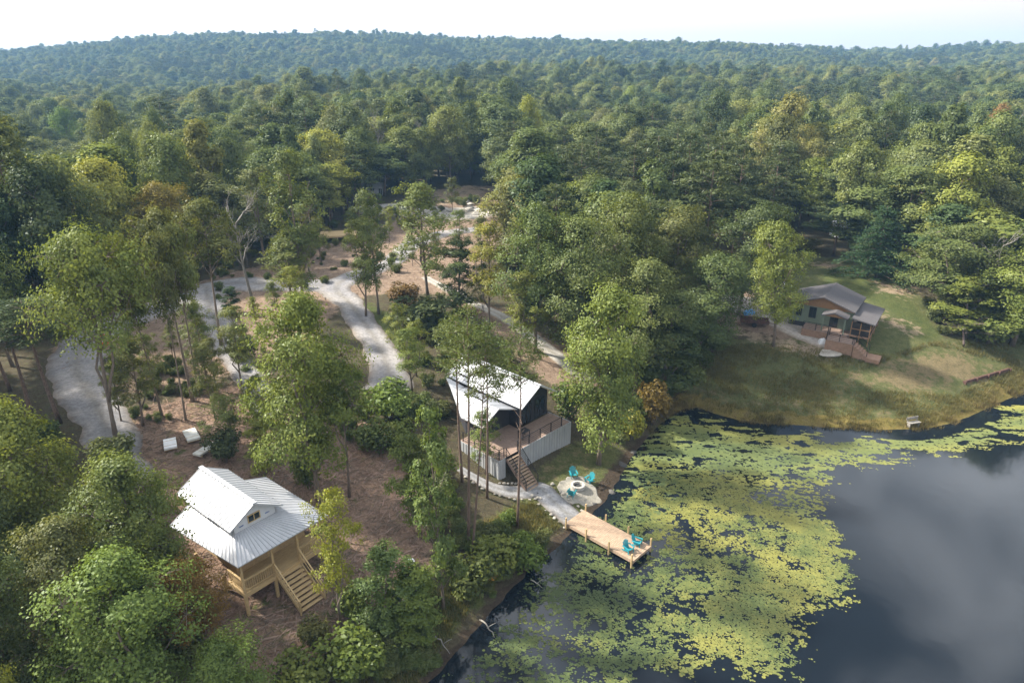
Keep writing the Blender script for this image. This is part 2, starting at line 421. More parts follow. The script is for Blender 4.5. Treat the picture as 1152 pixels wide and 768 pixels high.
water = link('water', np_mesh('water', np.stack([XX.ravel(), YY.ravel(), np.zeros(XX.size)], 1)[used], remap[qw], m))
tag(water, kind='structure')

# floating weed: a thin mat in open water of the far shore, and countless pads nearer by
def wpoly(pts): return np.array([W(a, b, 0) for a, b in pts])
mat_zone = wpoly([(688, 562), (701, 520), (731, 474), (768, 458), (830, 477), (880, 487), (985, 489), (1050, 487), (1100, 471), (1152, 449), (1215, 424), (1215, 480), (1150, 492), (1110, 504), (1060, 513), (1000, 522), (955, 532),
                  (930, 545), (920, 562), (935, 582), (925, 602), (900, 600), (875, 578), (850, 550), (800, 540), (768, 546), (748, 574), (722, 592), (702, 588)])
PADZ = [(wpoly([(850, 565), (895, 592), (925, 598), (935, 620), (926, 650), (916, 676), (884, 700), (862, 735), (838, 742), (826, 712), (846, 680), (838, 650), (866, 620)]), .385),
        (wpoly([(690, 588), (706, 560), (738, 545), (800, 533), (856, 552), (875, 590), (868, 625), (842, 660), (840, 700), (810, 715), (760, 690), (700, 672), (655, 640), (660, 600)]), .498),
        (wpoly([(620, 655), (650, 622), (690, 640), (740, 660), (790, 690), (832, 718), (812, 752), (720, 800), (520, 815), (505, 785), (560, 728), (600, 690)]), .512)]
def lil_mat(name, cols):
    m, nt, out = new_mat(name)
    p = N(nt, 'ShaderNodeBsdfPrincipled'); L(nt, p.outputs[0], out.inputs[0])
    at = N(nt, 'ShaderNodeAttribute', attribute_name='tone')
    r = ramp(nt, at.outputs['Fac'], [(i / (len(cols) - 1), c) for i, c in enumerate(cols)])
    n1 = noise(nt, 3., 5, .7, N(nt, 'ShaderNodeNewGeometry').outputs['Position'])
    sp = ramp(nt, n1.outputs['Fac'], [(.3, (.72, .74, .7)), (.7, (1.22, 1.2, 1.15))])
    L(nt, mixc(nt, 1., r.outputs[0], sp.outputs[0], 'MULTIPLY'), p.inputs['Base Color'])
    p.inputs['Roughness'].default_value = .6; p.inputs['Specular IOR Level'].default_value = .25
    return m
M_lily = lil_mat('floating_leaf', [(.050, .070, .026), (.085, .108, .034), (.13, .142, .042), (.185, .182, .048)])
M_weed = lil_mat('duckweed', [(.085, .112, .044), (.122, .145, .05), (.168, .178, .052), (.22, .212, .055)])
st = .085
wx = np.arange(mat_zone[:, 0].min(), mat_zone[:, 0].max(), st); wy = np.arange(mat_zone[:, 1].min(), mat_zone[:, 1].max(), st)
XX, YY = np.meshgrid(wx, wy); X1, Y1 = XX.ravel(), YY.ravel()
def weed_field(x, y):
    sd = sd_poly(x, y, mat_zone)
    a = math.radians(-6); xr, yr = x * math.cos(a) + y * math.sin(a), -x * math.sin(a) + y * math.cos(a)      # fingers drawn out by the wind
    return np.where(sd < 0, np.minimum(-sd / 1.5, 1.5), -sd / 1.3) + (fbm(xr / 3.6, yr / .6, 3) - .5) * 4.2 + (fbm(x / .9, y / .45, 4) - .5) * 2.0 + (fbm(x / .22, y / .18, 2) - .5) * 1.5 + (fbm(x / 6 + 9, y / 6, 2) - .5) * 1.0, sd
wf, sdm = weed_field(X1, Y1)
sdw = sd_poly(X1, Y1, POND)
keep = (wf > .28) & (sdw < .1)
gap = (fbm(X1 / 1.6 + 40, Y1 / .8, 4) > .67) | ((sdw > np.where(X1 > 42, -1.2, -2.0) + (fbm(X1 / 3 + 3, Y1 / 1.5, 3) - .5) * 3) & (X1 > 26)) | (fbm(X1 / .26, Y1 / .2, 2) > .71 - np.clip(58 - Y1, 0, 7) * .022)
keep &= ~gap
iw = np.arange(XX.size).reshape(XX.shape)
qw = np.stack([iw[:-1, :-1].ravel(), iw[:-1, 1:].ravel(), iw[1:, 1:].ravel(), iw[1:, :-1].ravel()], 1)
qw = qw[keep[qw[:, 0]]]
used = np.unique(qw); remap = np.full(XX.size, -1); remap[used] = np.arange(len(used))
jx, jy = rng.normal(0, .024, X1.size), rng.normal(0, .024, X1.size)
tone = np.clip(.22 + (fbm(X1 / 7 + 5, Y1 / 2.5, 4) - .45) * 1.5 + np.clip(1 + sdm / 4.5, 0, 1) * np.clip((X1 - 12) / 14, 0, 1) * .55 + rng.normal(0, .06, X1.size), 0, 1)
weed = link('pond_weed', np_mesh('pond_weed', np.stack([X1 + jx, Y1 + jy, np.full(X1.size, .006)], 1)[used], remap[qw], M_weed, dict(tone=tone[used])))
tag(weed, 'yellow green mat of duckweed floating along the far bank of the pond', 'pond weed', kind='stuff')
# pads
npad = 230000
allz = np.concatenate([p_ for p_, _ in PADZ])
pxs, pys = rng.uniform(allz[:, 0].min() - 1, allz[:, 0].max() + 1.5, npad), rng.uniform(allz[:, 1].min() - 1, allz[:, 1].max() + 1, npad)
nn_ = .28 * fbm(pxs / 3.0, pys / 2.2, 2) + .36 * fbm(pxs / 1.0 + 7, pys / .75, 3) + .36 * fbm(pxs / .30 + 3, pys / .25, 2) + rng.normal(0, .05, npad)
thr = np.full(npad, 9.)
for p_, c_ in PADZ:
    sd_ = sd_poly(pxs, pys, p_)
    thr = np.minimum(thr, c_ + np.where(sd_ < 0, np.maximum(0, 1.2 + sd_) * .03, .036 + sd_ * .12))
ok = (nn_ > thr) & (sd_poly(pxs, pys, POND) < -.3)
pxs, pys = pxs[ok], pys[ok]
k = 6; ang = np.linspace(0, 2 * np.pi, k, endpoint=False)
R_ = rng.gamma(4, .0085, len(pxs)) + .02; ph = rng.uniform(0, 6.28, len(pxs))
V = np.stack([pxs[:, None] + R_[:, None] * np.cos(ang + ph[:, None]) * 1.1, pys[:, None] + R_[:, None] * np.sin(ang + ph[:, None]),
              np.repeat((.010 + rng.uniform(0, .014, len(pxs)))[:, None], k, 1)], 2).reshape(-1, 3)
F_ = np.arange(len(pxs) * k).reshape(-1, k)
tn = np.clip(.10 + (fbm(pxs / 2.5, pys / 2, 3) - .45) * 1.7 + np.clip((pxs - 8) / 15, -.1, .6) + rng.normal(0, .14, len(pxs)), 0, 1)
pads = link('lily_pads', np_mesh('lily_pads', V, F_, M_lily, dict(tone=np.repeat(tn, k))))
tag(pads, 'scattered green and yellow lily pads floating on dark water around the dock', 'lily pads', kind='stuff')

# ------------------------------------------------------------------ gravel roads, path and patch draped on the ground
def strip(name, pts, widths, mat, off=.05, step=.7, nac=9, jit=.25, px=True):
    P = [Gxy(a, b) if px else (a, b) for a, b in pts]
    # Catmull-Rom
    out = []; ws = []
    for i in range(len(P) - 1):
        p0, p1, p2, p3 = P[max(i - 1, 0)], P[i], P[i + 1], P[min(i + 2, len(P) - 1)]
        n = max(2, int(math.dist(p1, p2) / step))
        for k in range(n):
            t = k / n
            out.append(tuple(.5 * ((2 * p1[c]) + (-p0[c] + p2[c]) * t + (2 * p0[c] - 5 * p1[c] + 4 * p2[c] - p3[c]) * t * t + (-p0[c] + 3 * p1[c] - 3 * p2[c] + p3[c]) * t ** 3) for c in (0, 1)))
            ws.append(widths[i] * (1 - t) + widths[i + 1] * t)
    out.append(P[-1]); ws.append(widths[-1])
    o = np.array(out); w = np.array(ws)
    d = np.gradient(o, axis=0); d /= np.linalg.norm(d, axis=1)[:, None] + 1e-9
    nrm = np.stack([-d[:, 1], d[:, 0]], 1)
    s = np.linspace(-1, 1, nac)
    ii = np.arange(len(o))
    jl = (fbm(ii / 3., ii * 0 + 3, 3) - .5) * 2 * jit; jr = (fbm(ii / 3., ii * 0 + 9, 3) - .5) * 2 * jit
    half = np.where(s[None, :] < 0, (w / 2 + jl)[:, None], (w / 2 + jr)[:, None])
    xy = o[:, None, :] + nrm[:, None, :] * (s[None, :] * half)[:, :, None]
    x, y = xy[..., 0].ravel(), xy[..., 1].ravel()
    z = height(x, y) + off
    z = z.reshape(len(o), nac); z[:, 0] -= off + .06; z[:, -1] -= off + .06
    iq = np.arange(len(o) * nac).reshape(len(o), nac)
    qd = np.stack([iq[:-1, :-1].ravel(), iq[:-1, 1:].ravel(), iq[1:, 1:].ravel(), iq[1:, :-1].ravel()], 1)
    ob = link(name, np_mesh(name, np.stack([x, y, z.ravel()], 1), qd[:, ::-1], mat, dict(across=np.tile(np.abs(s), len(o))), True)); tag(ob, kind='structure')
    return ob, o, w, nrm
strip('gravel_road', [(150, 548), (128, 500), (108, 455), (86, 415), (105, 380), (150, 356), (205, 338), (255, 320), (310, 320), (372, 323)], [4.5, 4.6, 4.6, 5.4, 7, 8, 9, 8.5, 7, 5.5], M_gravel, .10, jit=.8)
strip('gravel_road', [(438, 440), (436, 412), (415, 372), (394, 343), (378, 324), (398, 311), (440, 296), (462, 276), (505, 262), (560, 256)], [6, 4.6, 3.6, 3.6, 5, 4.5, 4, 4.5, 4, 3.5], M_gravel, .14, jit=.6)
strip('gravel_drive', [(232, 322), (236, 345), (262, 400), (285, 435), (303, 470)], [5, 4.5, 3.4, 3.2, 2.4], M_gravel, .17, jit=.6)
strip('gravel_trail', [(478, 312), (530, 340), (575, 362), (625, 400), (662, 428)], [1.8, 2, 2, 2.2, 2.4], M_patch, .08)
strip('gravel_pad', [(400, 238), (440, 234), (500, 240), (556, 238)], [8, 11, 12, 9], M_patch, .12, jit=.9)
strip('gravel_drive', [(800, 340), (850, 345), (905, 375), (945, 393)], [9, 7, 4, 2.5], mat_gravel('drive_gravel', (.34, .31, .28), (.42, .38, .34)), .10)

# house axes of the middle cabin
TH = math.radians(46)
E1 = Vector((math.cos(TH), math.sin(TH), 0)); EB = Vector((-math.sin(TH), math.cos(TH), 0)); O_MID = Vector((.9, 53.0, 0))
def mid(a, b): p_ = O_MID + E1 * a + EB * b; return (p_.x, p_.y)
dock0 = Vector((5.13, 46.4, .6)); dock_dir = Vector((.72, -.694, 0)).normalized(); dock_r = Vector((dock_dir.y, -dock_dir.x, 0))
pth = [mid(-5.2, 2.6), mid(-4.5, -.6), mid(-3.0, -2.4), mid(-1.2, -3.2), (3.3, 48.6), (dock0.x + .1, dock0.y - .1)]
_, pc, pw, pn = strip('gravel_path', pth, [.9, 1.3, 1.9, 2.3, 2.4, 2.4], M_path, .10, step=.4, nac=9, jit=.05, px=False)
# gravel patch round the fire pit
fp = Vector((*W(650, 544, 1.0), 0))
aa = np.linspace(0, 2 * np.pi, 40, endpoint=False)
rad = 1.9 + (fbm(np.cos(aa) * 1.6 + 5, np.sin(aa) * 1.6 + 5, 3) - .5) * 2.0
V = [(fp.x, fp.y, hz(fp.x, fp.y) + .05)]; Fq = []
for r_i, f in enumerate((.25, .5, .75, .92, 1.0)):
    for a, r in zip(aa, rad):
        x, y = fp.x + .2 + math.cos(a) * r * f * .95, fp.y + math.sin(a) * r * f * 1.1
        V.append((x, y, hz(x, y) + (.05 if f < 1 else -.04)))
for i in range(40): Fq.append((0, 1 + i, 1 + (i + 1) % 40))
for r_i in range(4):
    for i in range(40):
        a, b = 1 + r_i * 40 + i, 1 + r_i * 40 + (i + 1) % 40
        Fq.append((a, a + 40, b + 40, b))
me = D.meshes.new('gravel_patch'); me.from_pydata(V, [], Fq); me.update(); me.materials.append(M_patch)
tag(link('gravel_patch', me), kind='structure')

# ------------------------------------------------------------------ rocks
def rock_mesh(name, mat, seed, flat=.6, sub=2):
    import bmesh
    bm = bmesh.new(); bmesh.ops.create_icosphere(bm, subdivisions=sub, radius=1)
    r_ = np.random.default_rng(seed); dirs = r_.normal(size=(9, 3)); dirs /= np.linalg.norm(dirs, axis=1)[:, None]; cut = r_.uniform(.55, .9, 9)
    for v in bm.verts:
        c = np.array(v.co)
        for d, k_ in zip(dirs, cut):
            e = c @ d - k_
            if e > 0: c = c - d * e
        v.co = Vector(c) * (1 + r_.normal(0, .02)); v.co.z *= flat
    me = D.meshes.new(name); bm.to_mesh(me); bm.free(); me.materials.append(mat); return me
stone_me = [rock_mesh('border_stone', M_stone, i) for i in range(4)]
acc = 0; last = None
for side in (-1, 1):
    acc = 0
    for i in range(1, len(pc)):
        acc += float(np.linalg.norm(pc[i] - pc[i - 1]))
        if acc < .42: continue
        acc = 0
        if side == 1 and i < 9: continue
        x, y = pc[i] + pn[i] * side * (pw[i] / 2 + .12) + rng.normal(0, .05, 2)
        o = link('border_stone', random.choice(stone_me)); o.location = (x, y, hz(x, y) + .1); s_ = rng.uniform(.11, .19)
        o.scale = (s_ * rng.uniform(.9, 1.4), s_, s_); o.rotation_euler = (0, 0, rng.uniform(0, 6))
        tag(o, 'small pale stone in the border edging the gravel path to the dock', 'stone', 'stones bordering the gravel path')
rock_me = [rock_mesh('rock', M_darkrock, 20 + i) for i in range(3)]
for (px_, py_, s_, lab) in [(700, 522, .55, 'dark boulder at the water edge beside the big pale green tree'), (712, 508, .4, 'small dark rock at the water edge above the larger boulder'),
                            (688, 553, .45, 'dark rock in the mud between the fire pit and the water'), (668, 566, .35, 'low dark rock on the bank right above the dock')]:
    x, y, z = G(px_, py_); o = link('rock', random.choice(rock_me)); o.location = (x, y, z - .05); o.scale = (s_ * 1.1, s_ * .8, s_ * .8); o.rotation_euler = (0, 0, rng.uniform(0, 6))
    tag(o, lab, 'rock')
for (px_, py_, s_, lab) in [(462, 634, .45, 'white lump of limestone on the brown mulch slope'), (437, 470, .3, 'small white stone beside the mulch clearing below the parking pad')]:
    x, y, z = G(px_, py_); o = link('limestone_rock', rock_mesh('limestone_rock', M_white, 40, .7)); o.location = (x, y, z + .15); o.scale = (s_, s_ * .7, s_)
    tag(o, lab, 'rock')
pale_me = [rock_mesh('limestone_block', M_stone, 60 + i, .55) for i in range(3)]
for k_ in range(26):
    px_ = rng.uniform(402, 560); py_ = 237 + rng.normal(0, 4) + (px_ - 480) * .02
    x, y, z = G(px_, py_); o = link('limestone_block', pale_me[k_ % 3]); s_ = rng.uniform(.5, 1.2); o.location = (x, y, z + .2); o.scale = (s_ * 1.4, s_, s_)
    o.rotation_euler = (0, 0, rng.uniform(0, 6))
    tag(o, 'white limestone block lying on the gravel pad of the far clearing', 'rock', 'limestone blocks in the far clearing')

# ------------------------------------------------------------------ dock
def frame(o, d, z=None):
    """empty-style matrix: local x along d"""
    return math.atan2(d.y, d.x)
dk = empty('dock', (dock0.x, dock0.y, .6), frame(dock0, dock_dir), 'tan timber dock on posts reaching from the gravel path into the pond', 'dock')
LD, WD = 6.6, 2.4
b = MB(); nb = 44
for i in range(nb):
    x0 = LD * i / nb; b.box(x0 + .008, x0 + LD / nb - .008, -WD / 2, WD / 2, -.04 + (i % 3) * .002, 0 + (i % 3) * .003)
b.build('decking', M_deckwood, dk)
b = MB()
for yy in (-WD / 2 + .03, WD / 2 - .03): b.box(0, LD, yy - .03, yy + .03, -.26, -.045)
for xx in (.05, LD / 3, LD * 2 / 3, LD - .05): b.box(xx - .03, xx + .03, -WD / 2 + .065, WD / 2 - .065, -.24, -.05)
b.build('beam', M_deckwood, dk)
for xx in (.15, LD / 3, LD * 2 / 3, LD - .1):
    for sgn in (-1, 1):
        b = MB(); b.tube([(xx, sgn * (WD / 2 + .075), -1.7), (xx, sgn * (WD / 2 + .075), .62)], [.07, .07], 8); b.build('post', M_newwood, dk)

# ------------------------------------------------------------------ adirondack chairs
def chair_parts(root):
    def bd(name, f):
        b = MB(); f(b); return b.build(name, M_teal, root)
    def seat(b):
        for i in range(6):
            x0 = -.30 + i * .098; z0 = .36 - i * .028 + .0
            b.hexa([(-.27, -x0 - .09, z0 - .045), (.27, -x0 - .09, z0 - .045), (.27, -x0, z0 - .02), (-.27, -x0, z0 - .02),
                    (-.27, -x0 - .09, z0 - .02), (.27, -x0 - .09, z0 - .02), (.27, -x0, z0 + .005), (-.27, -x0, z0 + .005)])
    # chair faces +y
    def back(b):
        for i in range(5):
            x = (i - 2); w = .052; hgt = (.72, .82, .86, .82, .72)[i]
            x0 = x * .105; x1 = x * .135
            b.hexa([(x0 - w + .005, -.25, .20), (x0 + w - .005, -.25, .20), (x0 + w - .005, -.22, .20), (x0 - w + .005, -.22, .20),
                    (x1 - w, -.25 - hgt * .38, .20 + hgt * .92), (x1 + w, -.25 - hgt * .38, .20 + hgt * .92), (x1 + w, -.22 - hgt * .38, .20 + hgt * .92), (x1 - w, -.22 - hgt * .38, .20 + hgt * .92)])
        b.bar((-.29, -.36, .50), (.29, -.36, .50), .03, .06)
    bd('seat', seat); bd('backrest', back)
    for s in (-1, 1):
        bd('armrest', lambda b: b.box(s * .36 - .07, s * .36 + .07, -.42, .38, .535, .56))
        bd('leg', lambda b: b.box(s * .31 - .018, s * .31 + .018, .26, .36, 0, .53))
        bd('leg', lambda b: b.bar((s * .30, .25, .30), (s * .30, -.55, .03), .035, .11))
def chair_copy(src, loc, rz, label):
    r = src.copy(); COL.objects.link(r); r.location = loc; r.rotation_euler = (0, 0, rz); r['label'] = label
    for ch in src.children:
        c = ch.copy(); COL.objects.link(c); c.parent = r
    return r
def P3(px_, py_): return Vector(G(px_, py_))
GC = 'teal lounge chairs by the pond'
dp = lambda a, c: Vector((dock0.x, dock0.y, .612)) + dock_dir * a + Vector((-dock_dir.y, dock_dir.x, 0)) * c
CHS = .84
ch0 = empty('adirondack_chair', dp(5.75, .55), math.radians(-44 - 90 + 15), 'teal slatted chair on the dock end, the one nearer the far edge of the dock', 'chair', GC)
chair_parts(ch0); ch0.scale = (CHS, CHS, CHS)
chair_copy(ch0, dp(5.7, -.55), math.radians(-44 - 90 - 12), 'teal slatted chair on the dock end, the one nearer the camera side corner post')
for (px_, py_, lab) in [(645, 537, 'teal slatted chair on white gravel behind the fire pit, on the cabin side'), (663, 543, 'teal slatted chair on white gravel between the fire pit and the pond'),
                        (643, 558, 'teal slatted chair on white gravel between the fire pit and the gravel path')]:
    v = P3(px_, py_); to = Vector((fp.x, fp.y, 0)) - Vector((v.x, v.y, 0))
    chair_copy(ch0, (v.x, v.y, v.z + .09), math.atan2(to.y, to.x) - math.pi / 2 + rng.normal(0, .15), lab)
# fire pit
fz = hz(fp.x, fp.y) + .08
fpo = empty('fire_pit', (fp.x, fp.y, fz), 0, 'round pale stone fire pit on the white gravel patch', 'fire pit')
b = MB(); n_ = 14
for row in range(2):
    for i in range(n_):
        a0, a1 = (i + row * .5) * 2 * math.pi / n_ + .02, (i + 1 + row * .5) * 2 * math.pi / n_ - .02
        pts = [(r * math.cos(a), r * math.sin(a)) for r, a in ((.42, a0), (.62, a0), (.62, a1), (.42, a1))]
        b.hexa([(x, y, row * .16) for x, y in pts] + [(x, y, row * .16 + .155) for x, y in pts])
b.build('stone_ring', M_ring, fpo)
b = MB(); b.add([(0, 0, .12)] + [(.43 * math.cos(i * math.pi / 8), .43 * math.sin(i * math.pi / 8), .08) for i in range(16)], [(0, 1 + i, 1 + (i + 1) % 16) for i in range(16)]); b.build('ash_bed', M_ash, fpo)

# ------------------------------------------------------------------ building helpers
def ribs(b, a0, a1, c0, c1, n, w=.05, h=.045):
    """seams from eave line a0-a1 to ridge line c0-c1"""
    a0, a1, c0, c1 = map(Vector, (a0, a1, c0, c1))
    nrm = (a1 - a0).cross(c0 - a0).normalized()
    if nrm.z < 0: nrm = -nrm
    for i in range(n + 1):
        t = i / n; p0, p1 = a0.lerp(a1, t), c0.lerp(c1, t)
        if (p1 - p0).length < .2: continue
        e = (a1 - a0).normalized() * w / 2
        b.hexa([p0 - e + nrm * .002, p0 + e + nrm * .002, p1 + e + nrm * .002, p1 - e + nrm * .002, p0 - e * .5 + nrm * h, p0 + e * .5 + nrm * h, p1 + e * .5 + nrm * h, p1 - e * .5 + nrm * h])
def roof_plane(b, s, a0, a1, c1, c0, n, th=.08):
    b.slab(a0, a1, c1, c0, th); ribs(s, a0, a1, c0, c1, n)
def rail(name, parent, pts, h=.95, mat=M_black, post=.07, cables=4, step=1.5, top=.06, thing=None):
    """railing along a polyline of floor points"""
    b = MB(); c = MB()
    for p0, p1 in zip(pts[:-1], pts[1:]):
        p0, p1 = Vector(p0), Vector(p1); n = max(1, round((p1 - p0).length / step)); up = Vector((0, 0, h))
        for i in range(n + 1):
            q_ = p0.lerp(p1, i / n); b.bar(q_, q_ + up, post)
        b.bar(p0 + up, p1 + up, top, .04)
        for k in range(cables):
            u = Vector((0, 0, h * (k + .7) / (cables + .7))); c.bar(p0 + u, p1 + u, .018)
    r = b.build(name, mat, parent)
    c.build('baluster', mat, r)
    return r
def win(parent, frame_pts, axis, mat_f, name='window', depth=.05):
    """window from x0,x1,z0,z1 on plane y=const (axis 'y') or x=const (axis 'x')"""
    (a0, a1, z0, z1, c, sgn) = frame_pts
    b = MB(); g = MB(); t = .06
    def bx(B, p0, p1, q0, q1, d0, d1):
        lo, hi = min(c + sgn * d0, c + sgn * d1), max(c + sgn * d0, c + sgn * d1)
        if axis == 'y': B.box(p0, p1, lo, hi, q0, q1)
        else: B.box(lo, hi, p0, p1, q0, q1)
    bx(b, a0, a1, z0, z0 + t, .003, depth); bx(b, a0, a1, z1 - t, z1, .003, depth)
    bx(b, a0, a0 + t, z0 + t, z1 - t, .003, depth); bx(b, a1 - t, a1, z0 + t, z1 - t, .003, depth)
    if a1 - a0 > .7: bx(b, (a0 + a1) / 2 - .025, (a0 + a1) / 2 + .025, z0 + t, z1 - t, .003, depth)
    w = b.build(name, mat_f, parent)
    bx(g, a0 + t, a1 - t, z0 + t, z1 - t, .003, depth * .5); g.build('pane', M_glass, w)
    return w
def stairs(b, x0, x1, y0, ztop, zbot, run, dirn=-1, th=.05):
    n = max(2, round((ztop - zbot) / .19)); dz = (ztop - zbot) / n; dy = run / n
    for i in range(n):
        z = ztop - dz * (i + 1); y = y0 + dirn * dy * i
        b.box(x0, x1, min(y, y + dirn * dy * 1.12), max(y, y + dirn * dy * 1.12), z - th, z)

# ------------------------------------------------------------------ lower left cabin (being built)
TL = math.radians(51)
lc = Vector((-16.85, 33.6, 0))
LCB = empty('cabin', lc, TL, 'unfinished cabin with white metal roof, wrapped gable and yellow timber porch among trees', 'cabin')
ev, inn = 6.3, 7.2
b = MB(); s = MB()   # lower hip roof
oX0, oX1, oY0, oY1 = 0, 6.7, 0, 7.4; iX0, iX1, iY0, iY1 = 1.05, 4.05, 1.9, 7.4
roof_plane(b, s, (oX0, oY0, ev), (oX1, oY0, ev), (iX1, iY0, inn), (iX0, iY0, inn), 22)
roof_plane(b, s, (oX1, oY0, ev), (oX1, oY1, ev), (iX1, iY1, inn), (iX1, iY0, inn), 22)
roof_plane(b, s, (oX0 - .6, oY1, ev - .1), (oX0, oY0, ev), (iX0, iY0, inn), (iX0, iY1, inn), 18)
lr = b.build('porch_roof', M_metal, LCB); s.build('seam', M_seam, lr)
b = MB(); s = MB()   # upper gable roof
rx, pk, we = 2.5, 8.85, 7.75
for (y0, y1, dz) in ((1.5, 4.2, .10), (4.2, 8.3, 0)):
    roof_plane(b, s, (.6, y0, we + dz - .05), (.6, y1, we + dz - .05), (rx, y1, pk + dz), (rx, y0, pk + dz), int((y1 - y0) / .38))
roof_plane(b, s, (4.4, 1.5, we - .05 + .05), (4.4, 8.3, we - .05 + .05), (rx, 8.3, pk + .05), (rx, 1.5, pk + .05), 18)
ur = b.build('roof', M_metal, LCB); s.build('seam', M_seam, ur)
b = MB(); b.bar((rx, 1.5, pk + .12), (rx, 8.3, pk + .12), .3, .05); b.build('ridge_cap', M_seam, ur)
b = MB()
b.extrude([(iX0 + .02, 1.93, 6.4), (iX1 - .02, 1.93, 6.4), (iX1 - .02, 1.93, we + .0), (rx, 1.93, pk - .12), (iX0 + .02, 1.93, we)], (0, 6.0, 0))
gw = b.build('gable_wall', M_wrap, LCB)
for (x0, x1, z0, z1) in ((1.45, 1.72, 7.47, 7.50), (1.42, 1.75, 7.52, 7.55), (3.30, 3.62, 7.50, 7.53), (3.28, 3.55, 7.55, 7.58), (1.9, 2.1, 8.22, 8.25)):
    b = MB(); b.box(x0, x1, 1.915, 1.929, z0, z1); b.build('wrap_print', M_wrapink, gw)
win(LCB, (2.05, 2.95, 7.45, 8.02, 1.93, -1), 'y', M_newwood)
b = MB(); b.box(.9, 6.1, 2.2, 7.1, 3.9, 6.39); b.build('wall', M_osb, LCB)
win(LCB, (1.5, 2.5, 4.6, 5.9, 2.2, -1), 'y', M_newwood); win(LCB, (4.6, 5.6, 4.6, 5.9, 2.2, -1), 'y', M_newwood)
b = MB(); b.box(3.1, 4.0, 2.15, 2.197, 4.02, 6.05); b.build('door', M_newwood, LCB)
b = MB()
for i in range(16): b.box(.2, 6.5, .25 + i * .122, .25 + i * .122 + .112, 3.86, 3.9)
b.build('porch_floor', M_newwood, LCB)
b = MB(); b.box(.2, 6.5, .2, .245, 3.6, 3.88); b.box(.2, .245, .25, 2.2, 3.6, 3.85); b.box(6.455, 6.5, .25, 2.2, 3.6, 3.85); b.box(.3, 6.4, 2.1, 2.15, 3.62, 3.85); b.build('rim_joist', M_newwood, LCB)
for xx in (.3, 2.45, 4.35, 6.4):
    b = MB(); b.box(xx - .07, xx + .07, .26, .40, 3.9, ev + .08); b.build('porch_post', M_newwood, LCB)
for xx, yy in ((.3, .35), (2.45, .35), (4.35, .35), (6.4, .35), (.4, 3.2), (3.3, 3.2), (6.2, 3.2), (.4, 6.8), (6.2, 6.8)):
    wx_ = lc + Vector((math.cos(TL) * xx - math.sin(TL) * yy, math.sin(TL) * xx + math.cos(TL) * yy, 0)); zz = hz(wx_.x, wx_.y)
    b = MB(); b.box(xx - .09, xx + .09, yy - .09, yy + .09, zz - .3, 3.6); b.build('pier', M_newwood, LCB)
b = MB(); b.box(.35, 6.35, .28, .36, 6.1, 6.28); b.build('beam', M_newwood, LCB)
def wood_rail(p0, p1, h=.95):
    b = MB(); p0, p1 = Vector(p0), Vector(p1); up = Vector((0, 0, 1))
    b.bar(p0 + up * h, p1 + up * h, .13, .045); b.bar(p0 + up * .15, p1 + up * .15, .05, .09); b.bar(p0 + up * (h - .1), p1 + up * (h - .1), .04, .09)
    n = int((p1 - p0).length / .14)
    for i in range(n + 1):
        q_ = p0.lerp(p1, i / max(n, 1)); b.bar(q_ + up * .1, q_ + up * (h - .05), .035)
    b.build('railing', M_newwood, LCB)
wood_rail((.35, .33, 3.9), (2.38, .33, 3.9)); wood_rail((4.42, .33, 3.9), (6.33, .33, 3.9)); wood_rail((.3, .45, 3.9), (.3, 2.1, 3.9))
sz = 2.15
b = MB(); stairs(b, 2.55, 4.25, .2, 3.9, sz, 2.3); st_ = b.build('stairs', M_newwood, LCB)
b = MB()
for xx in (2.5, 4.3): b.bar((xx, .2, 3.75), (xx, -2.2, sz + .0), .05, .28)
b.build('stringer', M_newwood, st_)
for xx in (2.46, 4.34):
    b = MB(); b.bar((xx, .25, 4.85), (xx, -2.2, sz + .95), .09, .05); b.bar((xx, .25, 4.35), (xx, -2.2, sz + .5), .04, .09); b.bar((xx, -2.2, sz - .2), (xx, -2.2, sz + 1.0), .1); b.bar((xx, .22, 3.9), (xx, .22, 4.9), .1)
    b.build('handrail', M_newwood, st_)

# panels lying behind it
def pallet(px_, py_, L_, W_, rz, lab, mt):
    x, y, z = G(px_, py_)
    o = empty('panel_stack', (x, y, z + .05), rz, lab, 'panels')
    b = MB()
    for i in range(3): b.box(-L_ / 2, L_ / 2, -W_ / 2, W_ / 2, .14 + i * .06, .14 + i * .06 + .055)
    b.build('panel', mt, o)
    b = MB()
    for t in (-.4, 0, .4): b.box(L_ * t - .05, L_ * t + .05, -W_ / 2 - .02, W_ / 2 + .02, 0, .138)
    b.build('runner', M_newwood, o)
    b = MB()
    for t in (-.25, .25):
        b = MB(); b.box(L_ * t - .02, L_ * t + .02, -W_ / 2 - .005, W_ / 2 + .005, .318, .325); b.build('strap', M_osb, o)
pallet(192, 502, 1.75, 1.0, math.radians(-62), 'short bright white stack of panels on brown earth behind the unfinished cabin', M_white)
pallet(216, 492, 2.1, 1.05, math.radians(-55), 'greyish panel stack lying askew, farthest of the stacks from the camera', M_offwhite)
pallet(232, 508, 2.1, .8, math.radians(68), 'narrow pale panel stack closest to the unfinished cabin roof', M_offwhite)

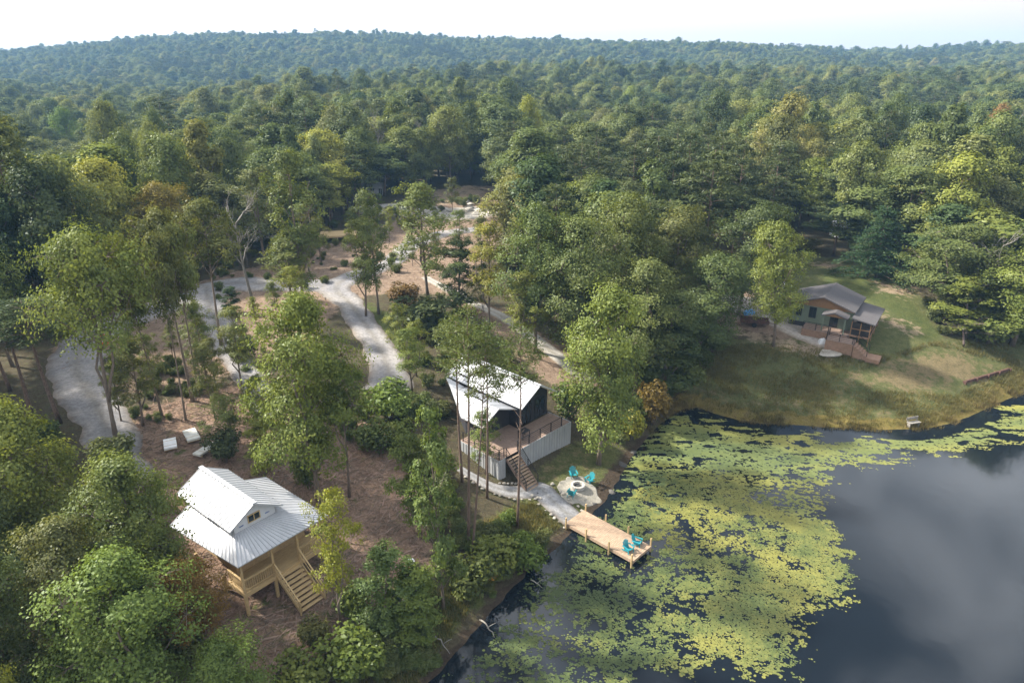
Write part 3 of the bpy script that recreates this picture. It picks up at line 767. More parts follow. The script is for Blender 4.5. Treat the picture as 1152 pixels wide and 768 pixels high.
# ------------------------------------------------------------------ middle cabin with white roof by the dock
MC = empty('cabin', O_MID, TH, 'dark cabin with white metal roof and railed deck above the fire pit and dock', 'cabin')
DZ = 3.3
b = MB(); s = MB()
roof_plane(b, s, (1.7, 1.6, 5.75), (1.7, 12.2, 5.75), (4.2, 12.2, 7.25), (4.2, 1.6, 7.25), 26)
roof_plane(b, s, (6.6, 1.6, 5.8), (6.6, 12.2, 5.8), (4.2, 12.2, 7.25), (4.2, 1.6, 7.25), 26)
r_ = b.build('roof', M_metal, MC); s.build('seam', M_seam, r_)
b = MB(); b.bar((4.2, 1.6, 7.29), (4.2, 12.2, 7.29), .28, .04); b.build('ridge_cap', M_seam, r_)
b = MB(); s = MB()
roof_plane(b, s, (2.2, 2.6, 5.2), (2.2, 9.2, 5.2), (-.3, 9.2, 6.15), (-.3, 2.6, 6.15), 17)
b.slab((-2.3, 2.6, 5.0), (-2.3, 5.5, 5.0), (-.3, 9.2, 6.15), (-.3, 2.6, 6.15), .08); ribs(s, (-2.3, 2.6, 5.0), (-2.3, 5.5, 5.0), (-.3, 2.6, 6.15), (-.3, 9.2, 6.15), 12)
b.poly([(-2.3, 5.52, 4.99), (-.3, 9.23, 6.14), (1.69, 9.23, 5.35), (1.0, 7.4, 4.9)], .08)
b.poly([(-.3, 9.25, 6.14), (1.55, 12.1, 5.70), (1.66, 9.25, 5.38)], .06)
r_ = b.build('side_roof', M_metal, MC); s.build('seam', M_seam, r_)
b = MB(); b.extrude([(2.1, 2.5, DZ), (6.2, 2.5, DZ), (6.2, 2.5, 5.85), (4.2, 2.5, 7.06), (2.1, 2.5, 5.8)], (0, 9.4, 0)); b.build('wall', M_dark, MC)
b = MB(); b.extrude([(-1.95, 3.6, DZ), (2.09, 3.6, DZ), (2.09, 3.6, 5.1), (-.3, 3.6, 6.0), (-1.95, 3.6, 5.1)], (0, 1.7, 0)); b.extrude([(-1.95, 5.302, DZ), (-.3, 8.2, DZ), (2.09, 8.2, DZ), (2.09, 5.302, DZ)], (0, 0, 1.55)); b.build('side_wall', M_dark, MC)
win(MC, (2.5, 3.9, DZ + .1, DZ + 2.15, 2.5, -1), 'y', M_black, 'patio_door'); win(MC, (4.4, 5.8, DZ + .1, DZ + 2.15, 2.5, -1), 'y', M_black, 'patio_door')
win(MC, (3.5, 4.9, DZ + 2.5, DZ + 3.15, 2.5, -1), 'y', M_black); win(MC, (-1.6, -.2, DZ + .7, DZ + 1.8, 3.6, -1), 'y', M_black)
b = MB()
for i in range(36):
    y0 = -.3 + i * .14
    b.box(-3.2, 6.4, y0 + .006, y0 + .134, DZ - .05 + (i % 3) * .002, DZ - .01 + (i % 3) * .003) if y0 < 2.3 else b.box(-3.2, 2.0, y0 + .006, y0 + .134, DZ - .05 + (i % 3) * .002, DZ - .01 + (i % 3) * .003)
b.build('deck', M_greydeck, MC)
b = MB()   # corrugated skirting
def corr(b, p0, p1, z0, z1, n):
    p0, p1 = Vector(p0), Vector(p1); d = (p1 - p0); nn = Vector((d.y, -d.x, 0)).normalized()
    for i in range(n):
        q0, q1 = p0.lerp(p1, i / n), p0.lerp(p1, (i + 1) / n); off_ = nn * (.035 if i % 2 else .0)
        b.hexa([(*(q0 + off_).xy, z0), (*(q1 + off_).xy, z0), (*(q1 + off_ - nn * .06).xy, z0), (*(q0 + off_ - nn * .06).xy, z0), (*(q0 + off_).xy, z1), (*(q1 + off_).xy, z1), (*(q1 + off_ - nn * .06).xy, z1), (*(q0 + off_ - nn * .06).xy, z1)])
corr(b, (-.85, -.33, 0), (6.45, -.33, 0), .3, DZ + .02, 40); corr(b, (6.45, -.27, 0), (6.45, 2.6, 0), .3, DZ + .02, 16); b.build('skirting', M_skirt, MC)
b = MB(); corr(b, (-3.25, -.33, 0), (-2.45, -.33, 0), .3, DZ - .02, 5); corr(b, (-3.25, 4.6, 0), (-3.25, -.27, 0), .3, DZ - .02, 26); b.build('skirting', M_skirt, MC)
rail('railing', MC, [(-.8, -.2, DZ), (5.2, -.2, DZ)], .95, step=1.5)
rail('railing', MC, [(-2.5, -.2, DZ), (-3.1, -.2, DZ), (-3.1, 4.4, DZ)], .95, step=1.6)
b = MB(); zb = hz(*mid(-1.55, -2.7)) + .1
stairs(b, -2.35, -.95, -.36, DZ - .02, zb, 2.5); stt = b.build('stairs', M_deckwood, MC)
b = MB()
for xx in (-2.38, -.92): b.bar((xx, -.36, DZ - .2), (xx, -2.75, zb - .05), .05, .28)
b.build('stringer', M_greydeck, stt)
for xx in (-2.41, -.89):
    b = MB()
    for f in (0, .5, 1):
        q_ = Vector((xx, -.36, DZ)).lerp(Vector((xx, -2.75, zb)), f); b.bar(q_ - Vector((0, 0, .1)), q_ + Vector((0, 0, .95)), .06)
    for hh in (.95, .7, .48, .26): b.bar((xx, -.36, DZ + hh), (xx, -2.75, zb + hh), .05 if hh > .9 else .018)
    b.build('handrail', M_black, stt)
# dark deck chairs near the rail
dc = empty('deck_table', (*mid(1.2, .9), DZ), TH, 'small dark table on the deck of the middle cabin beside its railing', 'table')
b = MB(); b.box(-.5, .5, -.35, .35, .68, .72); b.build('tabletop', M_black, dc)
for sx in (-1, 1):
    for sy in (-1, 1):
        b = MB(); b.box(sx * .44 - .025, sx * .44 + .025, sy * .3 - .025, sy * .3 + .025, 0, .678); b.build('leg', M_black, dc)

# ------------------------------------------------------------------ right cabin (sage, grey shingles)
TR = math.radians(-35)
rb = Vector((38.4, 79.6, 0)); zg = hz(38.4, 79.6)
RC = empty('cabin', (rb.x, rb.y, zg), TR, 'sage green cabin with grey shingle roof and screened porch on the grassy bank', 'cabin')
zf, zw, zp = .7, 3.2, 4.5
b = MB(); b.slab((-4.3, -.5, zw - .25), (-4.3, 6.6, zw - .25), (0, 6.6, zp), (0, -.5, zp), .16); b.slab((3.75, 6.6, zw + .02), (3.75, -.5, zw + .02), (0, -.5, zp), (0, 6.6, zp), .16); b.build('roof', M_shingle, RC)
b = MB(); b.extrude([(-3.8, 0, zf), (3.6, 0, zf), (3.6, 0, zw - .25), (-3.8, 0, zw - .25)], (0, 6.2, 0)); b.build('wall', M_greenwall, RC)
b = MB(); b.extrude([(-3.85, -.03, zw - .25), (3.65, -.03, zw - .25), (0, -.03, zp - .2)], (0, 6.2, 0)); b.build('gable', M_brownwall, RC)
b = MB(); b.box(-3.75, 3.55, .05, 6.15, -.6, zf - .003); b.build('foundation', M_dark, RC)
for x0 in (-3.2, -1.5): win(RC, (x0, x0 + .85, zf + .75, zf + 2.15, 0, -1), 'y', M_black)
win(RC, (1.0, 1.95, zf + .05, zf + 2.1, 0, -1), 'y', M_black, 'door'); win(RC, (1.0, 2.2, 1.6, 2.6, -3.8, -1), 'x', M_black)
b = MB(); b.slab((3.61, -1.6, zw - .32), (6.2, -1.6, zw - .72), (6.2, 5.6, zw - .72), (3.61, 5.6, zw - .32), .14); b.build('porch_roof', M_shingle, RC)
b = MB(); b.box(3.62, 5.75, -1.3, 5.3, zf, zw - .88); pr = b.build('screened_porch', M_screen, RC)
b = MB()
for xx, yy in ((3.7, -1.32), (4.7, -1.32), (5.75, -1.32), (5.77, .8), (5.77, 3.0), (5.77, 5.2)): b.box(xx - .05, xx + .05, yy - .05, yy + .05, -.4, zw - .84)
b.box(3.6, 5.8, -1.36, -1.305, zf + .75, zf + .83); b.box(5.755, 5.81, -1.3, 5.25, zf + .75, zf + .83); b.build('porch_frame', M_brownwall, pr)
b = MB(); b.box(3.55, 5.8, -1.36, 5.3, zf - .22, zf - .004); b.build('porch_floor', M_tan, RC)
b = MB(); b.slab((.3, -2.1, 2.75), (.3, -.3, 2.75), (1.75, -.3, 3.2), (1.75, -2.1, 3.2), .12); b.slab((3.25, -.3, 2.75), (3.25, -2.1, 2.75), (1.75, -2.1, 3.2), (1.75, -.3, 3.2), .12); b.build('entry_roof', M_shingle, RC)
b = MB(); b.extrude([(.5, -2.0, 2.68), (3.05, -2.0, 2.68), (1.75, -2.0, 3.07)], (0, .1, 0)); b.build('entry_gable', M_brownwall, RC)
for xx in (.55, 3.0):
    b = MB(); b.box(xx - .07, xx + .07, -2.0, -1.86, zf, 2.68); b.build('porch_post', M_greenwall, RC)
b = MB(); b.box(-1.6, 3.5, -2.3, -.04, -.9, zf - .05); b.box(1.6, 4.6, -4.2, -2.32, -.9, zf - .2); b.build('porch_base', M_tan, RC)
b = MB(); b.box(-1.65, 3.55, -2.35, -.035, zf - .046, zf); b.box(1.55, 4.65, -4.25, -2.36, zf - .196, zf - .15); b.build('porch_deck', M_greydeck, RC)
rail('railing', RC, [(-1.5, -2.25, zf), (1.4, -2.25, zf)], .9, step=1.4); rail('railing', RC, [(1.65, -2.5, zf - .15), (1.65, -4.15, zf - .15), (4.5, -4.15, zf - .15)], .9, step=1.4)
b = MB(); nst = 5
for i in range(nst): b.box(4.66 + i * .3, 4.66 + (i + 1) * .3 - .003, -4.2, -2.6, -1.1, zf - .15 - (i + 1) * .22)
b.box(4.66 + nst * .3, 7.6, -4.3, -2.5, -1.2, zf - .15 - (nst + 1) * .22 + .05)
b.build('stairs', M_tan, RC)
b = MB()
for yy in (-4.2, -2.62):
    b.bar((4.66, yy, zf + .75), (6.2, yy, zf - .35), .05); b.bar((4.66, yy, zf - .2), (4.66, yy, zf + .78), .06); b.bar((6.2, yy, zf - 1.3), (6.2, yy, zf - .33), .06)
b.build('handrail', M_black, RC)

# ------------------------------------------------------------------ small things around the right cabin
def at(px_, py_, name, rz, label, cat, group=None):
    x, y, z = G(px_, py_); return empty(name, (x, y, z), rz, label, cat, group)
o = at(813, 322, 'portable_toilet', .4, 'blue portable toilet cabin at the edge of the wood near the gravel drive', 'toilet')
b = MB(); b.box(-.55, .55, -.55, .55, 0, 2.1); b.build('body', M_blue, o)
b = MB(); b.slab((-.6, -.6, 2.2), (.6, -.6, 2.2), (.6, .6, 2.2), (-.6, .6, 2.2), .1); b.bar((.2, .2, 2.2), (.2, .2, 2.5), .08); b.build('roof', M_bluroof, o)
b = MB(); b.box(-.38, .38, -.58, -.553, .1, 1.95); b.build('door', M_bluroof, o)
def car(root, body_mat, Lc=4.4, Wc=1.8):
    b = MB()
    prof = [(-Lc / 2, .35), (-Lc / 2 + .05, .85), (-Lc / 2 + .9, .95), (Lc / 2 - .6, .92), (Lc / 2, .75), (Lc / 2, .35)]
    b.extrude([(x, -Wc / 2, z) for x, z in prof], (0, Wc, 0)); b.build('body', body_mat, root)
    b = MB(); b.extrude([(-Lc / 2 + .5, -Wc / 2 + .12, .953), (Lc / 2 - 1.2, -Wc / 2 + .12, .953), (Lc / 2 - 1.9, -Wc / 2 + .12, 1.45), (-Lc / 2 + .9, -Wc / 2 + .12, 1.45)], (0, Wc - .24, 0)); b.build('cabin_glass', M_glass, root)
    b = MB(); b.box(-Lc / 2 + .9, Lc / 2 - 1.9, -Wc / 2 + .12, Wc / 2 - .12, 1.453, 1.5); b.build('roof', body_mat, root)
    for sx in (-1.35, 1.35):
        for sy in (-1, 1):
            b = MB(); b.tube([(sx, sy * (Wc / 2 - .2), .33), (sx, sy * (Wc / 2 + .01), .33)], [.33, .33], 12); b.build('wheel', M_rubber, root)
car(at(871, 325, 'parked_car', .3, 'white parked car behind the pale green tree beside the sage cabin', 'car'), M_white)
o = at(848, 366, 'log_trailer', math.radians(-15), 'low dark steel trailer on the gravel drive left of the sage cabin', 'trailer')
b = MB(); b.box(-1.7, 1.7, -.6, .6, .45, .55); b.build('bed', M_rust, o)
b = MB(); b.box(-1.75, 1.75, -.63, -.585, .55, 1.0); b.box(-1.75, 1.75, .585, .63, .55, 1.0); b.box(-1.75, -1.7, -.58, .58, .555, 1.0); b.build('side_board', M_rust, o)
for sy in (-.7, .7):
    b = MB(); b.tube([(0, sy - .08, .3), (0, sy + .08, .3)], [.3, .3], 12); b.build('wheel', M_rubber, o)
b = MB(); b.bar((1.75, 0, .5), (2.7, 0, .45), .08); b.build('tow_bar', M_rust, o)
def tarp(px_, py_, sc_, mt, lab, name):
    x, y, z = G(px_, py_); n_ = 9; V = []
    for j in range(n_):
        for i in range(n_):
            u, v = i / (n_ - 1) * 2 - 1, j / (n_ - 1) * 2 - 1
            hgt = .55 * max(0, 1 - max(abs(u), abs(v)) ** 3) * (.8 + .4 * random.random()) + .02
            xx, yy = x + u * sc_, y + v * sc_ * .7
            V.append((xx, yy, hz(xx, yy) + hgt))
    iq = np.arange(n_ * n_).reshape(n_, n_)
    qd = np.stack([iq[:-1, :-1].ravel(), iq[:-1, 1:].ravel(), iq[1:, 1:].ravel(), iq[1:, :-1].ravel()], 1)
    return tag(link(name, np_mesh(name, V, qd, mt, None, True)), lab, 'tarp')
tarp(843, 353, .8, M_bluetarp, 'crumpled blue tarp over a heap behind the dark steel trailer', 'tarp_heap')
tarp(925, 386, .5, M_white, 'small white sheet on the grass before the sage cabin porch', 'white_sheet')
o = link('stone_heap', rock_mesh('stone_heap', M_stone, 77, .25)); v = P3(932, 398); o.location = (v.x, v.y, v.z + .1); o.scale = (1.7, 1.0, 1.2); tag(o, 'flat heap of pale stones on the grass below the sage cabin porch', 'stones')
# timber edge wall by the pond, swim bench at the bank
A, B_ = P3(1084, 431), P3(1134, 418)
ew = empty('timber_wall', A, math.atan2(B_.y - A.y, B_.x - A.x), 'low dark timber retaining wall at the end of the mown bank', 'wall')
Lw = math.dist(A.xy, B_.xy); b = MB(); b.box(0, Lw, -.12, .12, -.6, .16); b.box(0, Lw, -.1, .1, .163, .28); b.build('timber', M_rust, ew)
for i in range(5):
    b = MB(); b.box(Lw * i / 4 - .08, Lw * i / 4 + .08, -.29, -.125, -.6, .32); b.build('stake', M_rust, ew)
o = at(1027, 479, 'bench', .25, 'small weathered bench standing at the water edge of the grassy bank', 'bench')
o.location.z = .1
b = MB()
for i in range(3): b.box(-.7, .7, -.25 + i * .17, -.1 + i * .17, .45, .5)
b.build('seat', M_deadwood, o)
for sx in (-.55, .55):
    b = MB(); b.box(sx - .06, sx + .06, -.2, .2, -.6, .447); b.build('leg', M_deadwood, o)
b = MB(); b.box(-.7, .7, .27, .32, .65, .95); b.box(-.6, -.5, .2, .268, .5, .95); b.box(.5, .6, .2, .268, .5, .95); b.build('backrest', M_deadwood, o)

# ------------------------------------------------------------------ things on the left and in the clearing
o = at(118, 388, 'traffic_barrel', 0, 'bright orange traffic barrel beside the curve of the gravel road', 'barrel')
b = MB(); b.tube([(0, 0, .05), (0, 0, .35), (0, 0, .4), (0, 0, .75), (0, 0, .8), (0, 0, 1.15)], [.42, .4, .37, .36, .33, .3], 14); b.build('drum', M_orange, o)
b = MB(); b.tube([(0, 0, .5), (0, 0, .62)], [.388, .378], 14); b.build('band', M_white, o)
b = MB(); b.tube([(0, 0, 0), (0, 0, .05)], [.55, .55], 10); b.build('base', M_rubber, o)
o = at(381, 270, 'timber_platform', .15, 'pale yellow timber platform on short posts at the edge of the far clearing', 'platform')
b = MB()
for i in range(18): b.box(-3.2 + i * .355, -3.2 + i * .355 + .345, -2, 2, 1.15, 1.2)
b.build('deck', M_newwood, o)
b = MB(); b.box(-3.2, 3.2, -2.05, -2.003, .9, 1.18); b.box(-3.2, 3.2, 2.003, 2.05, .9, 1.18); b.build('rim_joist', M_newwood, o)
for sx in (-3, 0, 3):
    for sy in (-1.8, 1.8):
        b = MB(); b.box(sx - .08, sx + .08, sy - .08, sy + .08, -.5, 1.148); b.build('pier', M_newwood, o)
def hut(px_, py_, rz, Lh, Wh, wall, roof, rm, wm, lab, dz=0):
    o = at(px_, py_, 'hut', rz, lab, 'hut'); o.location.z += dz
    b = MB(); b.extrude([(-Lh / 2, -Wh / 2, -.5), (-Lh / 2, Wh / 2, -.5), (-Lh / 2, Wh / 2, wall), (-Lh / 2, 0, roof - .05), (-Lh / 2, -Wh / 2, wall)], (Lh, 0, 0)); b.build('wall', wm, o)
    b = MB(); s = MB(); e = .45
    roof_plane(b, s, (-Lh / 2 - e, -Wh / 2 - e, wall - .12), (Lh / 2 + e, -Wh / 2 - e, wall - .12), (Lh / 2 + e, 0, roof + .1), (-Lh / 2 - e, 0, roof + .1), int(Lh / .5))
    roof_plane(b, s, (Lh / 2 + e, Wh / 2 + e, wall - .12), (-Lh / 2 - e, Wh / 2 + e, wall - .12), (-Lh / 2 - e, 0, roof + .1), (Lh / 2 + e, 0, roof + .1), int(Lh / .5))
    r = b.build('roof', rm, o); s.build('seam', M_seam, r)
    win(o, (-1, 0, 1, 2, -Wh / 2, -1), 'y', M_white); win(o, (1, 1.9, .1, 2.05, -Wh / 2, -1), 'y', M_white, 'door')
    return o
hut(-6, 340, .5, 8, 6, 2.8, 4.6, M_bluroof, M_wrap, 'hut with pale blue metal roof at the edge of the forest behind the dark pines')
hut(298, 268, -.3, 7, 5.5, 2.8, 4.6, M_metal, M_wrap, 'hut with white metal roof behind the bare grey tree')
hut(424, 219, -.2, 3, 2.6, 1.9, 2.7, M_metal, M_wrap, 'small hut with white roof at the dark forest edge of the far clearing')
# camper trailers behind the conifer
def camper(px_, py_, rz, lab):
    o = at(px_, py_, 'camper_trailer', rz, lab, 'camper')
    b = MB(); b.extrude([(-3.2, -1.2, .5), (3.0, -1.2, .5), (3.2, -1.2, 1.6), (2.9, -1.2, 2.9), (-3.1, -1.2, 3.0)], (0, 2.4, 0)); b.build('body', M_white, o)
    for x0 in (-2.2, .6): win(o, (x0, x0 + 1.1, 1.5, 2.2, -1.2, -1), 'y', M_black)
    win(o, (-.6, .1, .7, 2.5, -1.2, -1), 'y', M_white, 'door')
    for sy in (-1.05, 1.05):
        b = MB(); b.tube([(-.2, sy - .1, .35), (-.2, sy + .1, .35)], [.36, .36], 12); b.build('wheel', M_rubber, o)
    b = MB(); b.bar((3.2, 0, .6), (4.2, 0, .5), .1); b.build('tow_bar', M_black, o)
camper(955, 268, .2, 'white camper trailer under the trees left behind the dark conifer')
camper(1003, 254, .1, 'white camper trailer under the trees, the middle one behind the dark conifer')
camper(1034, 245, -.2, 'white camper trailer under the trees, farthest right of those behind the dark conifer')
camper(575, 196, .3, 'white camper trailer in the wood beyond the far clearing')
# long white barn on the ridge
x, y = (388 - 576) / FPX * 1210, 1210
bx_ = empty('barn', (x, y, hz(x, y) + 8), -.15, 'long white barn standing on the crest of the farthest ridge', 'barn')
b = MB(); b.box(-12, 12, -5, 5, -16, 6); b.build('wall', M_white, bx_)
b = MB(); b.slab((-12.5, -5.6, 5.9), (12.5, -5.6, 5.9), (12.5, 0, 9), (-12.5, 0, 9), .2); b.slab((12.5, 5.6, 5.9), (-12.5, 5.6, 5.9), (-12.5, 0, 9), (12.5, 0, 9), .2); b.build('roof', M_metal, bx_)

# ------------------------------------------------------------------ tree makers
def leaves(name, C, Nn, size, tone, mat, aspect=.62, r=rng):
    n = len(C); Nn = Nn / (np.linalg.norm(Nn, axis=1)[:, None] + 1e-9)
    t = np.cross(Nn, r.normal(size=(n, 3))); t /= np.linalg.norm(t, axis=1)[:, None] + 1e-9
    b_ = np.cross(Nn, t); s_ = size[:, None]
    v0, v2 = C - t * s_, C + t * s_ - Nn * s_ * .25
    v1, v3 = C + b_ * s_ * aspect + Nn * s_ * .18, C - b_ * s_ * aspect + Nn * s_ * .18
    V = np.stack([v0, v1, v2, v3], 1).reshape(-1, 3)
    return np_mesh(name, V, np.arange(4 * n).reshape(-1, 4), mat, dict(tone=np.repeat(np.clip(tone, 0, 1), 4)))
def limb(b, p0, p1, r0, r1, sag=.1, n=4, sides=5, r=rng):
    p0, p1 = np.array(p0, float), np.array(p1, float); L_ = np.linalg.norm(p1 - p0)
    pts = []
    for i in range(n + 1):
        t = i / n; p_ = p0 + (p1 - p0) * t + np.array([0, 0, 1]) * math.sin(t * math.pi) * L_ * sag
        if 0 < i < n: p_ = p_ + r.normal(0, L_ * .035, 3)
        pts.append(tuple(p_))
    b.tube(pts, [r0 + (r1 - r0) * i / n for i in range(n + 1)], sides)
def broad(seed, Ht=16., lo=.35, Wd=8., lobes=14, ncl=16, nleaf=46, leaf=.13, mat=None, bark=None, r0=.2, stems=1, prof=None, lean=.4, spread=.33):
    r = np.random.default_rng(seed); mat = mat or M_leaf; b = MB()
    prof = prof or (lambda h: math.sin(math.pi * min(1, .18 + .82 * h) ** .9) ** .7)
    top = np.array([r.normal(0, lean), r.normal(0, lean), Ht * .93])
    def axis_pt(h): t = h / Ht; return np.array([top[0] * t + .25 * math.sin(3 * t + seed), top[1] * t + .25 * math.cos(2.3 * t + seed), h])
    stem_tops = [top]
    hs = [axis_pt(Ht * .93 * i / 7) for i in range(8)]
    b.tube(hs, [r0 * (1 - .86 * i / 7) * (1.35 if i == 0 else 1) for i in range(8)], 8)
    for s_ in range(stems - 1):
        a = r.uniform(0, 6.28); f0 = r.uniform(.02, .3); st0 = axis_pt(Ht * f0); e = axis_pt(Ht * .8) + np.array([math.cos(a), math.sin(a), 0]) * Wd * .27
        limb(b, st0, e, r0 * .7, r0 * .15, .04, 6, 7, r); stem_tops.append(e)
    Cs, Ns, Ts, Sz = [], [], [], []
    for i in range(lobes):
        h = (i + .5) / lobes; h = h * .98 + r.normal(0, .03)
        a = i * 2.39996 + r.normal(0, .3)
        R = Wd / 2 * prof(min(max(h, 0), 1)) * r.uniform(.62, 1.12); z = Ht * (lo + (1 - lo) * min(max(h, 0), .97))
        rr = (R * r.uniform(.1, .4) if i % 4 == 3 else R * r.uniform(.5, .85)) if h < .88 else R * .25
        base = axis_pt(max(Ht * lo * .8, z - R * .9 - .5)); c = axis_pt(z) + np.array([math.cos(a) * rr, math.sin(a) * rr, r.normal(0, .3)])
        c[2] = min(c[2], Ht * .93)
        limb(b, base, c, r0 * .32 * (1 - .5 * h), .03, .06, 4, 5, r)
        lr_ = Wd * r.uniform(.13, .21) * (1 if h < .85 else .8)
        lt = r.normal(0, .10)
        for k in range(ncl):
            d = r.normal(size=3); d[2] = d[2] * .8 + .32; d /= np.linalg.norm(d)
            cc = c + d * lr_ * r.uniform(.6, 1.06) * np.array([1.05, 1.05, 1.0])
            if k % 3 == 0: limb(b, c, cc, .03, .012, .05, 2, 4, r)
            nl = max(4, int(nleaf * r.uniform(.55, 1.3)))
            pos = cc + r.normal(size=(nl, 3)) * np.array([spread, spread, spread * .85]) * (Wd / 8)
            out = pos - axis_pt(z); out /= np.linalg.norm(out, axis=1)[:, None] + 1e-6
            Cs.append(pos); Ns.append(out * .7 + d * .35 + np.array([0, 0, .5]) + r.normal(size=(nl, 3)) * .36)
            ct = r.normal(0, .13); Ts.append(.5 + lt + ct + r.normal(0, .12, nl)); Sz.append(leaf * r.uniform(.7, 1.35, nl))
    cm = leaves('crown', np.concatenate(Cs), np.concatenate(Ns), np.concatenate(Sz), np.concatenate(Ts), mat, r=r)
    return b.mesh('trunk', bark or M_bark, True), cm, Ht, Wd
def pine(seed, Ht=18., lo=.72, Wd=5.0, nbr=22, leaf=.17, nl=28, full=False):
    r = np.random.default_rng(seed); b = MB()
    wob = r.normal(0, .3, 2)
    ax = lambda z: np.array([wob[0] * math.sin(z / Ht * 2.6), wob[1] * math.sin(z / Ht * 2), z])
    b.tube([ax(Ht * i / 8) for i in range(9)], [.15 * (1 - .85 * i / 8) for i in range(9)], 8)
    Cs, Ns, Ts, Sz = [], [], [], []
    for i in range(nbr):
        t = (i + r.uniform(0, .8)) / nbr; z = Ht * (lo + (1 - lo) * t * .98); a = i * 2.39996 + r.normal(0, .4)
        Lb = Wd / 2 * ((1 - t) ** .75 + .10 if full else math.sin(math.pi * (.25 + .72 * t)) ** .8) * r.uniform(.45, 1.25)
        dr = (-.22 if full else .22) * Lb + r.normal(0, .15)
        p0 = ax(z); p1 = p0 + np.array([math.cos(a) * Lb, math.sin(a) * Lb, dr])
        limb(b, p0, p1, .055 * (1.2 - t), .012, .06, 4, 4, r)
        ntuft = max(3, int(Lb * (3.2 if full else 2.6)))
        bt = r.normal(0, .12)
        for k in range(ntuft):
            f = (k + 1) / ntuft if full else .4 + .6 * (k + 1) / ntuft
            w_ = (.16 + .4 * Lb * (1 - abs(f - .55)) * .35) if full else .33
            side = r.normal(0, 1, 1)[0] * w_
            cc = p0 + (p1 - p0) * f + np.array([-math.sin(a) * side, math.cos(a) * side, .06 * Lb * math.sin(f * 3.14)])
            pos = cc + r.normal(size=(nl, 3)) * np.array([.30, .30, .10 if full else .16])
            Cs.append(pos); Ns.append(np.array([0, 0, .9]) + r.normal(size=(nl, 3)) * .6); Ts.append(.5 + bt + r.normal(0, .16, nl)); Sz.append(leaf * r.uniform(.7, 1.3, nl))
    # a few dead stubs below the crown
    for i in range(9 if not full else 0):
        z = Ht * r.uniform(.35, lo); a = r.uniform(0, 6.28); l_ = r.uniform(.5, 1.6); p0 = ax(z)
        limb(b, p0, p0 + np.array([math.cos(a) * l_, math.sin(a) * l_, r.normal(.1, .2)]), .03, .008, 0, 2, 4, r)
    cm = leaves('crown', np.concatenate(Cs), np.concatenate(Ns), np.concatenate(Sz), np.concatenate(Ts), M_needle, .22, r=r)
    return b.mesh('trunk', M_pinebark, True), cm, Ht, Wd
def dead(seed, Ht=13., Wd=6.):
    r = np.random.default_rng(seed); b = MB(); c = MB(); ax = lambda z: np.array([.4 * math.sin(z / 4 + seed), .3 * math.cos(z / 5), z])
    b.tube([ax(Ht * .8 * i / 7) for i in range(8)], [.2 * (1 - .8 * i / 7) for i in range(8)], 8)
    def br(p0, d, l_, rad_, lev):
        p1 = p0 + d * l_; limb(c, p0, p1, rad_, rad_ * .35, .05, 4, 5, r)
        if lev:
            for k in range(4):
                t = r.uniform(.35, 1); dd = d + r.normal(0, .5, 3); dd[2] += .25; dd /= np.linalg.norm(dd)
                br(p0 + (p1 - p0) * t, dd, l_ * r.uniform(.4, .65), rad_ * .45, lev - 1)
    for i in range(10):
        z = Ht * r.uniform(.4, .8); a = i * 2.4; d = np.array([math.cos(a) * .75, math.sin(a) * .75, .75]); d /= np.linalg.norm(d)
        br(ax(z), d, Wd * r.uniform(.35, .55), .08, 2)
    return b.mesh('trunk', M_deadwood, True), c.mesh('branches', M_deadwood, True), Ht, Wd
def shrub(seed, Ht=2.2, Wd=2.6, n=1500, leaf=.10, mat=None):
    r = np.random.default_rng(seed); b = MB()
    Cs, Ns, Ts = [], [], []
    for i in range(11):
        a = i * 2.4; c = np.array([math.cos(a) * Wd * .3 * r.uniform(.2, 1), math.sin(a) * Wd * .3 * r.uniform(.2, 1), Ht * r.uniform(.3, .85)])
        limb(b, (0, 0, -.1), c, .03, .01, .05, 3, 4, r)
        nl = n // 11; d = r.normal(size=(nl, 3)); d /= np.linalg.norm(d, axis=1)[:, None]
        pos = c + d * (r.uniform(.25, 1, nl) ** .5)[:, None] * np.array([Wd * .24, Wd * .24, Ht * .24]); pos[:, 2] = np.maximum(pos[:, 2], .02)
        Cs.append(pos); Ns.append(d * .6 + np.array([0, 0, .6]) + r.normal(size=(nl, 3)) * .5); Ts.append(.5 + r.normal(0, .15) + r.normal(0, .14, nl))
    C = np.concatenate(Cs)
    return b.mesh('stems', M_bark, True), leaves('foliage', C, np.concatenate(Ns), leaf * r.uniform(.7, 1.3, len(C)), np.concatenate(Ts), mat or M_shrub, r=r), Ht, Wd

